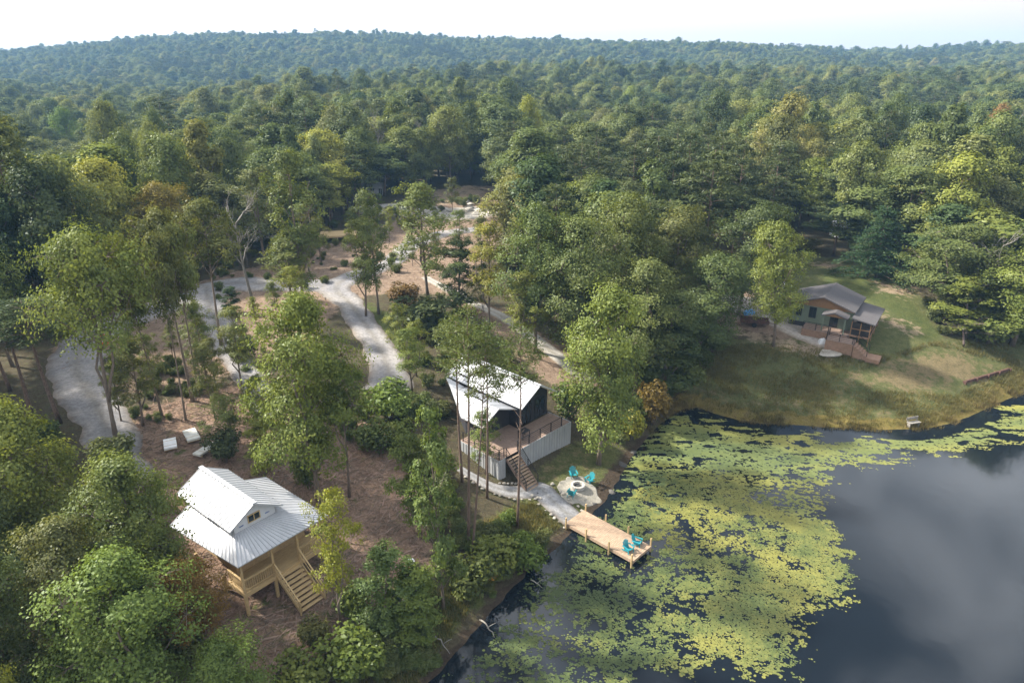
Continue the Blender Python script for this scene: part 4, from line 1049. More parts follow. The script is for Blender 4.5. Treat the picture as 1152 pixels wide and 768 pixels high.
PB = lambda h: (math.sin(math.pi * (.16 + .80 * h))) ** .65          # round crown
PC = lambda h: (.55 + .45 * math.sin(math.pi * (.1 + .85 * h))) * (1.0 - .45 * max(0, h - .6) / .4)   # leafy column
PROTO = {
    'broad': [broad(101 + i, 15, .24, 8.5, 24, 19, 54, .105, M_leafn, prof=PB, stems=1 + i % 2) for i in range(3)],
    'high': [broad(131 + i, 15, .61, 6.2, 14, 13, 44, .108, M_leafn, prof=PB, stems=1 + i % 2, r0=.15) for i in range(3)],
    'fork': [broad(151, 15, .57, 9.5, 20, 16, 48, .115, M_leafn, prof=PB, stems=3, r0=.19)],
    'sparse': [broad(141 + i, 15, .34, 6.6, 15, 12, 40, .108, M_leafn, prof=PB, stems=2, r0=.15, spread=.30) for i in range(3)],
    'column': [broad(161 + i, 14, .14, 4.6, 20, 11, 42, .11, M_leafn, prof=PC, r0=.13, lean=.2) for i in range(2)],
    'pine': [pine(171 + i) for i in range(2)],
    'spruce': [pine(181, 11, .07, 8.0, 74, .19, 30, True)],
    'dead': [dead(191), dead(192)],
    # coarser leaves for trees farther off
    'mid': [broad(201 + i, 16, (.26, .34, .42, .2, .3, .38, .3)[i], (8.2, 9.4, 7.6, 6.2, 10.4, 8.8, 7.2)[i], (20, 24, 16, 18, 28, 22, 14)[i], 15, 36, .175, prof=(PC if i == 3 else PB), stems=1 + i % 2, spread=.38) for i in range(7)],
    'midpine': [pine(221 + i, 17, .42, 6.5, 30, .30, 24) for i in range(2)],
    'shrub': [shrub(231 + i) for i in range(3)],
}
PN = {'shrub': ('stems', 'foliage'), 'dead': ('trunk', 'branches')}
def plant(kind, x, y, z, h, w, rz, label, cat='tree', group=None, tint=(1, 1, 1), var=None, name=None, lean=(0, 0)):
    pr = PROTO[kind]; t, c, Ht, Wd = pr[(var if var is not None else random.randrange(len(pr))) % len(pr)]
    nm = name or {'pine': 'pine_tree', 'midpine': 'pine_tree', 'spruce': 'conifer_tree', 'dead': 'dead_tree', 'shrub': 'shrub'}.get(kind, 'broadleaf_tree')
    e = empty(nm, (x, y, z - .12), rz, label, cat, group)
    e.rotation_euler = (lean[0], lean[1], rz)
    e.scale = (w / Wd, w / Wd, h / Ht)
    n0, n1 = PN.get(kind, ('trunk', 'crown'))
    a = link(n0, t, e); b = link(n1, c, e); b.color = (*tint, 1)
    if kind == 'dead': a.color = (*tint, 1)
    return e
hand_xy = []
def tree_px(kind, bx, by, ty, wpx, label, tint=(1, 1, 1), var=None, name=None, lean=(0, 0), cat='tree'):
    x, y, z = G(bx, by); hand_xy.append((x, y))
    v = (ty - 384) / FPX
    t = y / (CP - v * SP); top = CAM_H - t * (SP + v * CP)
    return plant(kind, x, y, z, max(1., top - z), wpx * t / FPX, rng.uniform(0, 6.28), label, cat, None, tint, var, name, lean)
YG, LG, OR, RD, DK, OL, BR, YL = (1.55, 1.42, .95), (1.28, 1.24, 1.15), (2.4, 1.2, .8), (1.9, .85, .9), (.68, .75, .8), (1.12, 1.0, .95), (1.15, 1.22, .9), (1.9, 1.5, .8)

T = tree_px
T('fork', 135, 496, 260, 138, 'broad green tree with a forked trunk standing against the bend of the gravel road', BR)
T('pine', 68, 476, 335, 100, 'dark pine with two bare stems just left of the gravel road', (1, 1, .9))
T('pine', 36, 468, 352, 90, 'dark pine at the left picture edge behind the bottom left trees', DK)
T('pine', 12, 440, 335, 80, 'dark pine below the pale blue roof, farthest left', DK)
T('high', 180, 468, 262, 62, 'slender olive tree with a bare trunk on the brown earth behind the panel stacks', OL)
T('high', 216, 450, 232, 76, 'tall olive tree with a dark trunk, mid cluster before the wide gravel road', OL)
T('high', 208, 474, 262, 54, 'slim leaning tree in front of the dark trunk cluster by the wide gravel road', OL, lean=(0, -.05))
T('high', 225, 446, 246, 58, 'pale slim tree on the right of the trunk cluster by the wide gravel road', LG)
T('high', 252, 390, 224, 74, 'olive tree on the grass island inside the gravel loop', OL)
T('broad', 200, 318, 205, 85, 'orange tipped autumn tree beyond the wide gravel road', (1.8, 1.2, .75))
T('dead', 284, 348, 222, 64, 'bare grey dead tree with twisted limbs at the edge of the gravel loop', (.75, .75, .75), var=0)
T('sparse', 338, 345, 165, 88, 'tall pale green tree before the white hut roof', LG)
T('sparse', 300, 300, 185, 75, 'greyish green tree behind the bare dead tree', (1.05, 1.0, 1.1))
T('sparse', 325, 345, 262, 85, 'low leafy tree between the two gravel roads', LG)
T('broad', 356, 572, 333, 138, 'large bright green foreground tree right of the unfinished cabin', (1.45, 1.45, .9), 1)
T('sparse', 412, 357, 240, 56, 'thin feathery tree on the grass verge of the middle gravel road', LG)
T('sparse', 427, 354, 212, 62, 'slim green tree, second trunk on the grass verge of the middle road', (1.1, 1.1, 1))
T('sparse', 485, 340, 203, 90, 'vase shaped green tree with several stems before the far gravel bend', LG)
T('sparse', 553, 370, 250, 66, 'yellowing slender tree with a pale trunk left of the dense wood', YL)
T('column', 520, 354, 266, 62, 'dark green bushy tree left of the yellowing slender tree', DK)
T('sparse', 585, 400, 300, 60, 'yellow green tree rising behind the white roof of the middle cabin', YG)
T('pine', 520, 542, 360, 66, 'tall pine with bare straight trunk in front of the white roof', (1.35, 1.3, .9), 0)
T('pine', 527, 616, 350, 80, 'tall leaning pine with dark trunk crossing the white roof', (1.25, 1.25, .8), 1, lean=(0, .07))
T('pine', 531, 626, 384, 62, 'shorter pine nearest the pond in front of the middle cabin', (1.3, 1.25, .9), 0, lean=(0, .09))
T('pine', 582, 594, 366, 66, 'pine standing alone on the grass beside the stairs of the middle cabin', (1.3, 1.3, .9), 1)
T('pine', 548, 560, 362, 62, 'pine between the leaning pine and the cabin stairs', (1.3, 1.3, .9), 0)
T('sparse', 462, 440, 366, 52, 'green tree at the back corner of the white roof', BR)
T('column', 496, 684, 446, 62, 'tall leafy column of a tree beside the mulch slope', (1.0, 1.15, .95))
T('column', 470, 600, 470, 60, 'slim green tree at the edge of the mulch behind the leafy column', BR)
T('broad', 672, 523, 325, 118, 'large pale green tree with a grey trunk beside the fire pit', (1.42, 1.46, 1.1), 2)
T('column', 748, 452, 330, 95, 'dense dark tree at the pond corner behind the pale green tree', DK)
T('broad', 715, 448, 292, 110, 'full green tree on the bank behind the large pale green tree', (1.1, 1.1, 1))
T('broad', 785, 408, 282, 100, 'broad dark tree at the edge of the wood beside the grassy bank', (.85, .95, .9))
T('broad', 650, 418, 246, 112, 'broad pale green tree behind the middle cabin at the edge of the wood', LG)
T('broad', 605, 396, 230, 95, 'dense green tree behind the gravel trail', (.9, 1, .9))
T('broad', 700, 392, 222, 110, 'round crowned tree in the middle of the wood left of the grassy bank', (1.05, 1.05, .95))
T('broad', 755, 372, 235, 100, 'olive tree in the wood above the pond corner', OL)
T('broad', 833, 354, 228, 88, 'greyish tree with a dark trunk on the gravel drive', (.8, .85, .95))
T('broad', 868, 389, 250, 72, 'pale yellow green tree in front of the sage cabin', (1.38, 1.4, .95), 0)
T('spruce', 985, 312, 232, 84, 'dark bushy conifer on the slope behind the sage cabin', (.72, .95, .95))
T('broad', 1060, 350, 252, 115, 'broad green tree at the wood edge right of the conifer', (1.05, 1.05, 1))
T('dead', 1092, 362, 250, 56, 'bare whitish dead tree rising from the wood edge on the right', var=1)
T('column', 1083, 378, 312, 66, 'small yellow green tree below the whitish dead tree', YG)
T('broad', 1135, 388, 276, 115, 'bright green tree at the right picture edge above the mown bank', (1.35, 1.35, .9))
T('dead', 1081, 388, 358, 46, 'small grey leafless bush beside the mown grass', (.55, .45, .45), 0, 'dead_bush', cat='bush')
# bottom left stand
T('broad', 62, 655, 462, 150, 'large sunlit foreground tree at the left picture edge', (1.25, 1.25, .85), 0)
T('broad', 182, 690, 512, 138, 'foreground tree overlapping the white roof of the unfinished cabin', (1.15, 1.15, .95), 2)
T('broad', 226, 730, 628, 90, 'reddish turning tree below the porch corner of the unfinished cabin', (1.9, 1.0, .8), 1)
T('broad', 160, 812, 632, 175, 'broad bright green crown at the bottom left of the picture', (1.05, 1.25, .9), 1)
T('broad', 110, 740, 580, 130, 'olive tree between the large sunlit tree and the bright crown at the bottom', OL, 2)
T('broad', 20, 800, 620, 130, 'dark green tree in the bottom left corner', DK, 0)
T('broad', 5, 700, 540, 120, 'shaded green tree at the left edge below the large sunlit tree', (.85, .9, .9), 1)
T('broad', 20, 900, 728, 90, 'yellow green treetop in the bottom left corner', YG, 2)
T('sparse', 386, 708, 552, 76, 'yellow green young tree beside the porch stairs', (2.0, 1.75, .75))
T('column', 438, 716, 612, 78, 'bluish green young tree on the slope below the mulch', (.95, 1.1, 1.05))
T('column', 465, 722, 640, 80, 'bright green bushy tree beside the pond at the bottom', (1.3, 1.35, .9))
T('broad', 262, 812, 712, 110, 'green tree at the bottom below the unfinished cabin', (1.1, 1.25, .9), 0)
T('column', 262, 352, 322, 26, 'small dark cone shaped evergreen on the grass island', (.45, .6, .7), 0)
T('sparse', 262, 498, 440, 60, 'light young tree behind the panel stacks beside the drive', LG)
T('column', 300, 530, 470, 45, 'sparse young tree at the back corner of the unfinished cabin', YG)
T('sparse', 546, 534, 462, 44, 'small leafy tree growing against the pale skirting left of the cabin stairs', BR)
T('high', 392, 560, 400, 70, 'green tree just behind the large bright foreground tree', BR)

# saplings between the roads
for a, b_ in [(155, 410), (170, 430), (190, 405), (140, 470), (160, 485), (235, 420), (248, 445), (240, 470), (268, 440), (285, 500), (290, 360), (310, 365), (330, 372), (350, 300), (365, 292), (395, 285),
              (440, 268), (460, 300), (500, 300), (520, 285), (535, 305), (470, 262), (510, 245), (545, 240), (430, 250), (400, 262), (345, 280), (270, 300), (450, 400), (462, 425), (545, 350), (600, 360)]:
    x, y, z = G(a + rng.normal(0, 4), b_ + rng.normal(0, 3)); hand_xy.append((x, y)); h_ = rng.uniform(3.5, 8.5)
    plant('sparse', x, y, z, h_, h_ * rng.uniform(.45, .65), rng.uniform(0, 6.28), 'thin young leafy tree on the bare dirt between the gravel roads', 'tree', 'saplings between the gravel roads', [BR, LG, YG, LG, OL][rng.integers(0, 5)], None, 'sapling')
# shrubs that stand out
for a in [(400, 760, 716, 90, 'round green shrub at the bottom between slope and pond', BR), (340, 775, 738, 80, 'low green shrub at the bottom edge below the brown earth', BR), (560, 640, 600, 70, 'green shrub on the bank between pines and pond', BR),
          (530, 668, 622, 70, 'olive shrub with brown leaves on the pond bank', OL), (548, 652, 632, 30, 'small orange brown shrub on the pond bank', OR), (590, 640, 600, 60, 'leafy shrub nearest the dock', (1.2, 1.3, .9)),
          (735, 478, 430, 46, 'rusty red shrub at the pond corner', (1.5, .95, .75)), (708, 494, 455, 45, 'yellow flowering shrub on the bank beside the pale green tree', YL), (690, 470, 440, 60, 'dark green shrub behind the pale green tree', DK),
          (455, 345, 318, 45, 'dark brown shrub beside the middle gravel road', (1.2, .7, .8)), (475, 375, 335, 80, 'dark green shrub beside the grass verge', DK), (510, 395, 358, 60, 'green shrub left of the gravel trail', (1, 1, 1)),
          (255, 520, 485, 50, 'dark shrub next to the panel stacks', DK), (275, 405, 372, 40, 'dark shrub at the drive edge', DK), (440, 470, 430, 70, 'green shrub below the parking pad', BR), (420, 505, 470, 60, 'green shrub behind the mulch clearing', (1, 1.05, .9)),
          (572, 588, 572, 28, 'small green shrub beside the gravel path', BR), (640, 470, 430, 50, 'green shrub at the end of the deck wall', (.9, 1, .9)), (905, 282, 268, 40, 'grey green shrub on the bare slope above the sage cabin', OL),
          (400, 690, 655, 55, 'green shrub right of the yellow green young tree by the porch stairs', BR), (352, 722, 698, 45, 'low scrubby bush on the brown earth below the porch stairs', OL), (345, 545, 505, 45, 'scrubby bush under the large bright foreground tree', LG),
          (770, 440, 405, 55, 'green shrub at the wood edge beside the reeds', (1, 1.05, .9)), (800, 396, 366, 50, 'dark shrub under the wood edge by the drive', DK), (1110, 386, 352, 60, 'green shrub beside the leafless bush', (1, 1.1, .9))]:
    T('shrub', a[0], a[1], a[2], a[3], a[4], a[5], cat='shrub')

# ------------------------------------------------------------------ the wider forest
def inside(x, y, P): return sd_poly(x, y, P) < 0
OPEN = [gpoly([(-60, 520), (-40, 450), (45, 428), (70, 385), (140, 335), (240, 300), (330, 276), (395, 258), (420, 226), (560, 208), (580, 262), (575, 330), (600, 400), (700, 420), (705, 520), (640, 700), (430, 900), (-300, 900)]),
        gpoly([(755, 470), (775, 420), (806, 385), (800, 315), (860, 300), (900, 292), (950, 296), (1030, 303), (1052, 345), (1075, 384), (1250, 390), (1300, 500), (900, 500)])]
CAMPS = np.array([Gxy(955, 268), Gxy(1003, 254), Gxy(1034, 245), Gxy(575, 196)])
pts = []
sp = 6.6
ring = [(sp, 45, 330), (7.6, 330, 700), (9.2, 700, 1700)]
for s_, r0_, r1_ in ring:
    n_ = int(r1_ * .98 * 2 / s_); nyy = int(r1_ / s_)
    I, J = np.meshgrid(np.arange(n_), np.arange(nyy))
    x = (I.ravel() - n_ / 2 + .5 * (J.ravel() % 2)) * s_ + rng.uniform(-.38, .38, I.size) * s_
    y = J.ravel() * s_ * .9 + 20 + rng.uniform(-.38, .38, I.size) * s_
    r_ = np.hypot(x, y)
    k_ = (r_ >= r0_) & (r_ < r1_) & (np.abs(x) < y * .80 + 14)
    pts.append(np.stack([x[k_], y[k_]], 1))
pts = np.concatenate(pts)
k_ = sd_poly(pts[:, 0], pts[:, 1], POND) > 2.5
for P in OPEN: k_ &= ~inside(pts[:, 0], pts[:, 1], P)
pts = pts[k_]
hx = np.array(hand_xy)
d = np.min(np.hypot(pts[:, 0][:, None] - hx[:, 0], pts[:, 1][:, None] - hx[:, 1]), 1)
d2 = np.min(np.hypot(pts[:, 0][:, None] - CAMPS[:, 0], pts[:, 1][:, None] - CAMPS[:, 1]), 1)
pts = pts[(d > 3.6) & (d2 > 3.2)]
fz_ = height(pts[:, 0], pts[:, 1]); rr = np.hypot(pts[:, 0], pts[:, 1])
hts = np.clip(rng.normal(15.0, 3.1, len(pts)), 8.5, 23) + (fbm(pts[:, 0] / 30, pts[:, 1] / 30, 2) - .5) * 7
wid = np.clip(rng.normal(9.6, 2.1, len(pts)), 5.5, 14.5) * np.where(rr > 700, 1.35, np.where(rr > 330, 1.12, 1))
isp = (rng.random(len(pts)) < .13) | (fbm(pts[:, 0] / 40 + 8, pts[:, 1] / 40, 2) > .66)
order = np.argsort(rr)
n_ind = 300 - len(hand_xy)
ZONES = [(lambda u, r: u < 200, 'beyond the wide gravel road'), (lambda u, r: u < 560, 'behind the far clearing'), (lambda u, r: u < 800, 'in the wood between middle cabin and grassy bank'), (lambda u, r: u < 1e9, 'behind the sage cabin')]
TONES = [((1.0, 1.0, 1.0), 'mid green'), ((.72, .80, .85), 'dark green'), ((1.45, 1.38, .95), 'pale yellow green'), ((1.15, 1.02, .95), 'olive')]
src_c, src_t = {}, {}
for n_, i in enumerate(order[:n_ind]):
    x, y = pts[i]; z = fz_[i]
    t = y * CP + (CAM_H - z) * SP; u = x / t * FPX + 576
    zone = next(s for f, s in ZONES if f(u, rr[i]))
    if isp[i]:
        lab = f'dark pine standing {zone}'; e = plant('midpine', x, y, z, hts[i], wid[i] * .8, rng.uniform(0, 6.28), lab, 'tree', f'pines {zone}', (1, 1, 1), n_ % 2)
    else:
        tone = TONES[rng.choice(4, p=[.4, .2, .2, .2])]
        lab = f'{tone[1]} broadleaf tree standing {zone}'
        e = plant('mid', x, y, z, hts[i], wid[i], rng.uniform(0, 6.28), lab, 'tree', f'{tone[1]} broadleaf trees {zone}', tone[0], n_ % 7)
    key = e.children[0].data.name
# a few bare snags in the woods
for k_i, (px_, yy) in enumerate([(430, 168), (480, 176), (505, 172), (745, 190), (1010, 165), (865, 240), (640, 260), (200, 170), (1120, 205)]):
    x = (px_ - 576) / FPX * yy; plant('dead', x, yy, hz(x, yy), rng.uniform(14, 18), rng.uniform(4, 6), rng.uniform(0, 6), 'bare grey dead tree rising among the green crowns of the far forest', 'tree', 'dead trees in the far forest', (.8, .78, .75))
# single bright trees far off
for (px_, yy, h_, w_, tint, lab) in [(978, 400, 15, 8, (3.2, 1.0, .6), 'single orange red tree standing out in the green forest on the right'), (14, 330, 17, 14, (3.0, 2.3, .9), 'yellow tree in the hazy forest at the left picture edge'),
                                     (92, 235, 18, 9, (1.1, 1.3, .75), 'bright green rounded tree in the hazy forest on the left'), (590, 175, 18, 7, (2.2, 1.8, .75), 'yellowish slender tree standing in the forest beyond the far clearing'),
                                     (1096, 190, 16, 7, (2.0, 1.0, .9), 'brownish pink tree in the forest on the right'), (700, 320, 16, 9, (1.6, 1.6, .8), 'bright yellow green round tree in the middle of the forest')]:
    x = (px_ - 576) / FPX * yy * 1.0; z = hz(x, yy); plant('mid', x, yy, z, h_ + 3, w_, 1, lab, 'tree', None, tint, 1)
rest = order[n_ind:]

# crowns and trunks of standing trees serve as the pattern for the far woods
def first(data): return next(o for o in D.objects if o.data == data)
CR = [first(p_[1]) for p_ in PROTO['mid']] + [first(p_[1]) for p_ in PROTO['midpine']]
TK = [first(p_[0]) for p_ in PROTO['mid']] + [first(p_[0]) for p_ in PROTO['midpine']]
DIM = [(p_[2], p_[3]) for p_ in PROTO['mid'] + PROTO['midpine']]
def scatter(name, P, sc, rz, pick, sets, label, cat):
    me = D.meshes.new(name); me.vertices.add(len(P)); me.vertices.foreach_set('co', np.asarray(P, np.float32).ravel())
    a = me.attributes.new('sc', 'FLOAT_VECTOR', 'POINT'); a.data.foreach_set('vector', np.asarray(sc, np.float32).ravel())
    a = me.attributes.new('rz', 'FLOAT', 'POINT'); a.data.foreach_set('value', np.asarray(rz, np.float32))
    a = me.attributes.new('pick', 'INT', 'POINT'); a.data.foreach_set('value', np.asarray(pick, np.int32))
    o = link(name, me)
    g = D.node_groups.new(name, 'GeometryNodeTree')
    g.interface.new_socket('Geometry', in_out='INPUT', socket_type='NodeSocketGeometry'); g.interface.new_socket('Geometry', in_out='OUTPUT', socket_type='NodeSocketGeometry')
    gi, go = g.nodes.new('NodeGroupInput'), g.nodes.new('NodeGroupOutput')
    def na(n_, ty):
        x = g.nodes.new('GeometryNodeInputNamedAttribute'); x.data_type = ty; x.inputs['Name'].default_value = n_; return x.outputs['Attribute']
    cx = g.nodes.new('ShaderNodeCombineXYZ'); g.links.new(na('rz', 'FLOAT'), cx.inputs['Z'])
    er = g.nodes.new('FunctionNodeEulerToRotation'); g.links.new(cx.outputs[0], er.inputs[0])
    jo = g.nodes.new('GeometryNodeJoinGeometry')
    for src in sets:
        ji = g.nodes.new('GeometryNodeJoinGeometry')
        for ob in reversed(src):
            oi = g.nodes.new('GeometryNodeObjectInfo'); oi.inputs['Object'].default_value = ob; oi.inputs['As Instance'].default_value = True
            oi.transform_space = 'ORIGINAL'; g.links.new(oi.outputs['Geometry'], ji.inputs[0])
        ip = g.nodes.new('GeometryNodeInstanceOnPoints'); ip.inputs['Pick Instance'].default_value = True
        g.links.new(gi.outputs[0], ip.inputs['Points']); g.links.new(ji.outputs[0], ip.inputs['Instance'])
        g.links.new(na('pick', 'INT'), ip.inputs['Instance Index']); g.links.new(er.outputs[0], ip.inputs['Rotation']); g.links.new(na('sc', 'FLOAT_VECTOR'), ip.inputs['Scale'])
        g.links.new(ip.outputs[0], jo.inputs[0])
    g.links.new(jo.outputs[0], go.inputs[0])
    md = o.modifiers.new('scatter', 'NODES'); md.node_group = g
    return tag(o, label, cat, kind='stuff')
pick = np.where(isp[rest], 7 + rng.integers(0, 2, len(rest)), rng.integers(0, 7, len(rest)))
dim = np.array(DIM)[pick]
sc = np.stack([wid[rest] / dim[:, 1], wid[rest] / dim[:, 1], hts[rest] / dim[:, 0]], 1)
scatter('forest', np.stack([pts[rest][:, 0], pts[rest][:, 1], fz_[rest] - .1], 1), sc, rng.uniform(0, 6.28, len(rest)), pick, [CR, TK], 'unbroken green forest covering the hills to the skyline', 'forest')

# undergrowth along edges and under the wood
U = []
def add_under(poly, n, lo=.35, hi=1.2):
    x = rng.uniform(poly[:, 0].min(), poly[:, 0].max(), n); y = rng.uniform(poly[:, 1].min(), poly[:, 1].max(), n)
    k_ = inside(x, y, poly) & (sd_poly(x, y, POND) > .5) & (fbm(x / 4 + 2, y / 4, 3) > .42)
    for a, b_ in zip(x[k_], y[k_]): U.append((a, b_, rng.uniform(lo, hi)))
add_under(gpoly([(350, 768), (420, 700), (480, 640), (520, 590), (560, 600), (625, 612), (590, 650), (500, 760)]), 700, .25, .75)
add_under(gpoly([(560, 300), (600, 330), (700, 430), (760, 455), (800, 400), (790, 350), (700, 330), (600, 280)]), 260, .6, 1.6)
add_under(gpoly([(685, 515), (700, 500), (745, 462), (760, 440), (700, 430), (690, 470)]), 60, .4, 1.0)
add_under(gpoly([(440, 320), (480, 330), (560, 380), (600, 440), (480, 440), (470, 390)]), 200, .35, .8)
add_under(gpoly([(130, 520), (200, 600), (230, 760), (0, 800), (-80, 600), (60, 500)]), 260, .6, 1.6)
add_under(gpoly([(150, 470), (130, 420), (200, 400), (240, 440), (270, 500), (230, 490)]), 240, .2, .6)
add_under(gpoly([(230, 300), (380, 265), (460, 300), (400, 330), (330, 350), (330, 420), (260, 420), (255, 360)]), 190, .25, .75)
add_under(gpoly([(280, 420), (330, 440), (420, 460), (400, 500), (300, 500)]), 90, .25, .6)
add_under(gpoly([(440, 440), (500, 460), (520, 580), (480, 640), (470, 540), (410, 470)]), 260, .3, .85)
add_under(gpoly([(320, 275), (420, 240), (560, 210), (560, 225), (440, 262), (330, 290)]), 120, .4, 1.0)
add_under(gpoly([(1040, 345), (1060, 378), (1200, 395), (1200, 360), (1080, 330)]), 110, .4, 1.1)
add_under(gpoly([(780, 340), (806, 385), (775, 425), (765, 380)]), 60, .5, 1.1)
add_under(gpoly([(60, 392), (140, 340), (240, 305), (330, 280), (330, 268), (240, 290), (130, 322), (40, 380)]), 110, .4, 1.1)
add_under(gpoly([(485, 768), (530, 716), (575, 664), (625, 618), (600, 606), (540, 655), (470, 735), (420, 768)]), 520, .2, .55)
U = np.array(U); U = U[np.min(np.hypot(U[:, 0][:, None] - pc[:, 0], U[:, 1][:, None] - pc[:, 1]), 1) > 1.9]; su = U[:, 2]
SC = [first(p_[1]) for p_ in PROTO['shrub']]; ST = [first(p_[0]) for p_ in PROTO['shrub']]
scatter('undergrowth', np.stack([U[:, 0], U[:, 1], height(U[:, 0], U[:, 1]) - .1], 1), np.stack([su, su, su * rng.uniform(.7, 1.2, len(su))], 1), rng.uniform(0, 6.28, len(su)),
        rng.integers(0, 3, len(su)), [SC, ST], 'mixed green undergrowth along the wood edges and pond bank', 'undergrowth')

# grass tufts and reeds on the banks
def tufts(name, x, y, h, mat, label, cat, spread=.12, nb=6, wd=.02):
    z = height(x, y); n_ = len(x)
    a = rng.uniform(0, 6.28, (n_, nb)); l_ = h[:, None] * rng.uniform(.6, 1.2, (n_, nb)); s_ = rng.uniform(.15, .6, (n_, nb))
    cx, cy = x[:, None] + rng.normal(0, spread, (n_, nb)), y[:, None] + rng.normal(0, spread, (n_, nb))
    px_, py_ = -np.sin(a) * wd, np.cos(a) * wd; zz = np.repeat(z[:, None], nb, 1)
    tx, ty = cx + np.cos(a) * l_ * s_, cy + np.sin(a) * l_ * s_
    V = np.stack([np.stack([cx - px_, cy - py_, zz - .03], 2), np.stack([cx + px_, cy + py_, zz - .03], 2), np.stack([tx + px_ * .3, ty + py_ * .3, zz + l_], 2), np.stack([tx - px_ * .3, ty - py_ * .3, zz + l_], 2)], 2).reshape(-1, 3)
    tn = np.repeat(np.clip(fbm(x / 3, y / 3, 3) + rng.normal(0, .15, n_), 0, 1), nb * 4)
    return tag(link(name, np_mesh(name, V, np.arange(len(V)).reshape(-1, 4), mat, dict(tone=tn))), label, cat, kind='stuff')
def rand_in(P, n):
    x = rng.uniform(P[:, 0].min(), P[:, 0].max(), n); y = rng.uniform(P[:, 1].min(), P[:, 1].max(), n); k_ = inside(x, y, P); return x[k_], y[k_]
M_grassb = mat_leaf('grass_blade', [(.140, .132, .05), (.185, .165, .065), (.155, .145, .054)], .45, .45)
M_reed = mat_leaf('reed_blade', [(.15, .12, .045), (.19, .14, .055), (.12, .12, .035)], .3, .5)
gp = gpoly([(765, 462), (900, 481), (1030, 485), (1160, 442), (1170, 385), (1060, 382), (1000, 400), (960, 395), (870, 390), (806, 385), (770, 430)])
x, y = rand_in(gp, 30000); k_ = (sd_poly(x, y, POND) > .4) & (fbm(x / 3 + 1, y / 3, 3) + rng.normal(0, .12, len(x)) > .45) & (sd_poly(x, y, gpoly([(955, 425), (1050, 388), (1138, 412), (1075, 445), (985, 440)])) > 0)
x2, y2 = rand_in(gpoly([(560, 600), (625, 600), (640, 560), (600, 560), (540, 590)]), 1500)
x3, y3 = rand_in(gpoly([(610, 620), (560, 640), (470, 770), (380, 775), (470, 690), (560, 610)]), 5000)
x, y = np.concatenate([x[k_], x2, x3]), np.concatenate([y[k_], y2, y3]); k_ = (sd_poly(x, y, POND) > .1) & (np.min(np.hypot(x[:, None] - pc[:, 0], y[:, None] - pc[:, 1]), 1) > 1.5)
tufts('grass', x[k_], y[k_], rng.uniform(.15, .42, k_.sum()), M_grassb, 'rough olive grass covering the pond banks', 'grass', .15, 6, .025)
sx_, sy_ = rand_in(np.array([(14, 52), (75, 52), (75, 90), (14, 90)]), 60000)
sdd = sd_poly(sx_, sy_, POND); k_ = (sdd > -.35) & (sdd < .9) & (fbm(sx_ / 2.5, sy_ / 2.5, 3) > .47)
tufts('reeds', sx_[k_], sy_[k_], rng.uniform(.18, .45, k_.sum()), M_reed, 'rusty yellow reeds fringing the far shore of the pond', 'reeds', .12, 5, .03)

# sticks and chips strewn over the cleared ground
mp = gpoly([(140, 500), (170, 455), (300, 430), (430, 480), (475, 520), (478, 640), (410, 690), (350, 775), (235, 775), (200, 600)])
x, y = rand_in(mp, 13000); xd, yd = rand_in(gpoly([(60, 392), (130, 352), (240, 312), (330, 290), (440, 250), (555, 212), (565, 262), (560, 345), (650, 410), (600, 420), (520, 340), (430, 330), (380, 345), (330, 400), (300, 430), (160, 450), (70, 440)]), 9000)
x, y = np.concatenate([x, xd]), np.concatenate([y, yd]); z = height(x, y); n_ = len(x); a = rng.uniform(0, 3.14, n_); l_ = rng.gamma(1.5, .16, n_) + .06; w_ = rng.uniform(.015, .045, n_)
dx, dy = np.cos(a) * l_, np.sin(a) * l_; ex, ey = -np.sin(a) * w_, np.cos(a) * w_
V = np.stack([np.stack([x - dx - ex, y - dy - ey, z + .02], 1), np.stack([x + dx - ex, y + dy - ey, z + .05], 1), np.stack([x + dx + ex, y + dy + ey, z + .07], 1), np.stack([x - dx + ex, y - dy + ey, z + .05], 1)], 1).reshape(-1, 3)
M_chip = mat_leaf('wood_chip', [(.20, .14, .10), (.34, .26, .19), (.26, .18, .12)], 0, .5)
tag(link('wood_debris', np_mesh('wood_debris', V, np.arange(len(V)).reshape(-1, 4), M_chip, dict(tone=np.repeat(rng.random(n_), 4)))), 'brown sticks and wood chips strewn over the cleared slope', 'debris', kind='stuff')

# fallen branches by the water
for (a, b_, lab, r_) in [((597, 652), (610, 660), 'pale broken branch lying in the water left of the dock', .05), ((540, 697), (556, 716), 'long pale fallen branch leaning from the bank into the water', .07), ((490, 722), (506, 735), 'pale fallen branch on the bank near the bottom', .06)]:
    p0, p1 = W(*a, .15), W(*b_, .1); b = MB(); z0, z1 = max(hz(*p0), 0) + .15, max(hz(*p1), 0) + .06
    limb(b, (*p0, z0), (*p1, z1), r_, r_ * .3, .05, 6, 6); m_ = [(p0[i] + p1[i]) / 2 for i in (0, 1)]
    limb(b, (*m_, (z0 + z1) / 2), (m_[0] + .6, m_[1] + .25, (z0 + z1) / 2 + .25), r_ * .6, .01, .05, 3, 5)
    tag(b.build('fallen_branch', M_deadwood, None, True), lab, 'branch')

# ------------------------------------------------------------------ air
b = MB(); zlo = float(gz.min()) - 1.0; ext = float(max(abs(gx).max(), abs(gy).max())) + 40
b.box(-ext, ext, -ext, ext, zlo, max(float(gz.max()) + 26, 130))
m, nt, out = new_mat('haze_air'); v = N(nt, 'ShaderNodeVolumePrincipled'); v.inputs['Color'].default_value = (.33, .62, 1.0, 1)
v.inputs['Density'].default_value = .00024; v.inputs['Anisotropy'].default_value = .0; L(nt, v.outputs[0], out.inputs['Volume'])
tag(b.build('haze', m), kind='stuff')

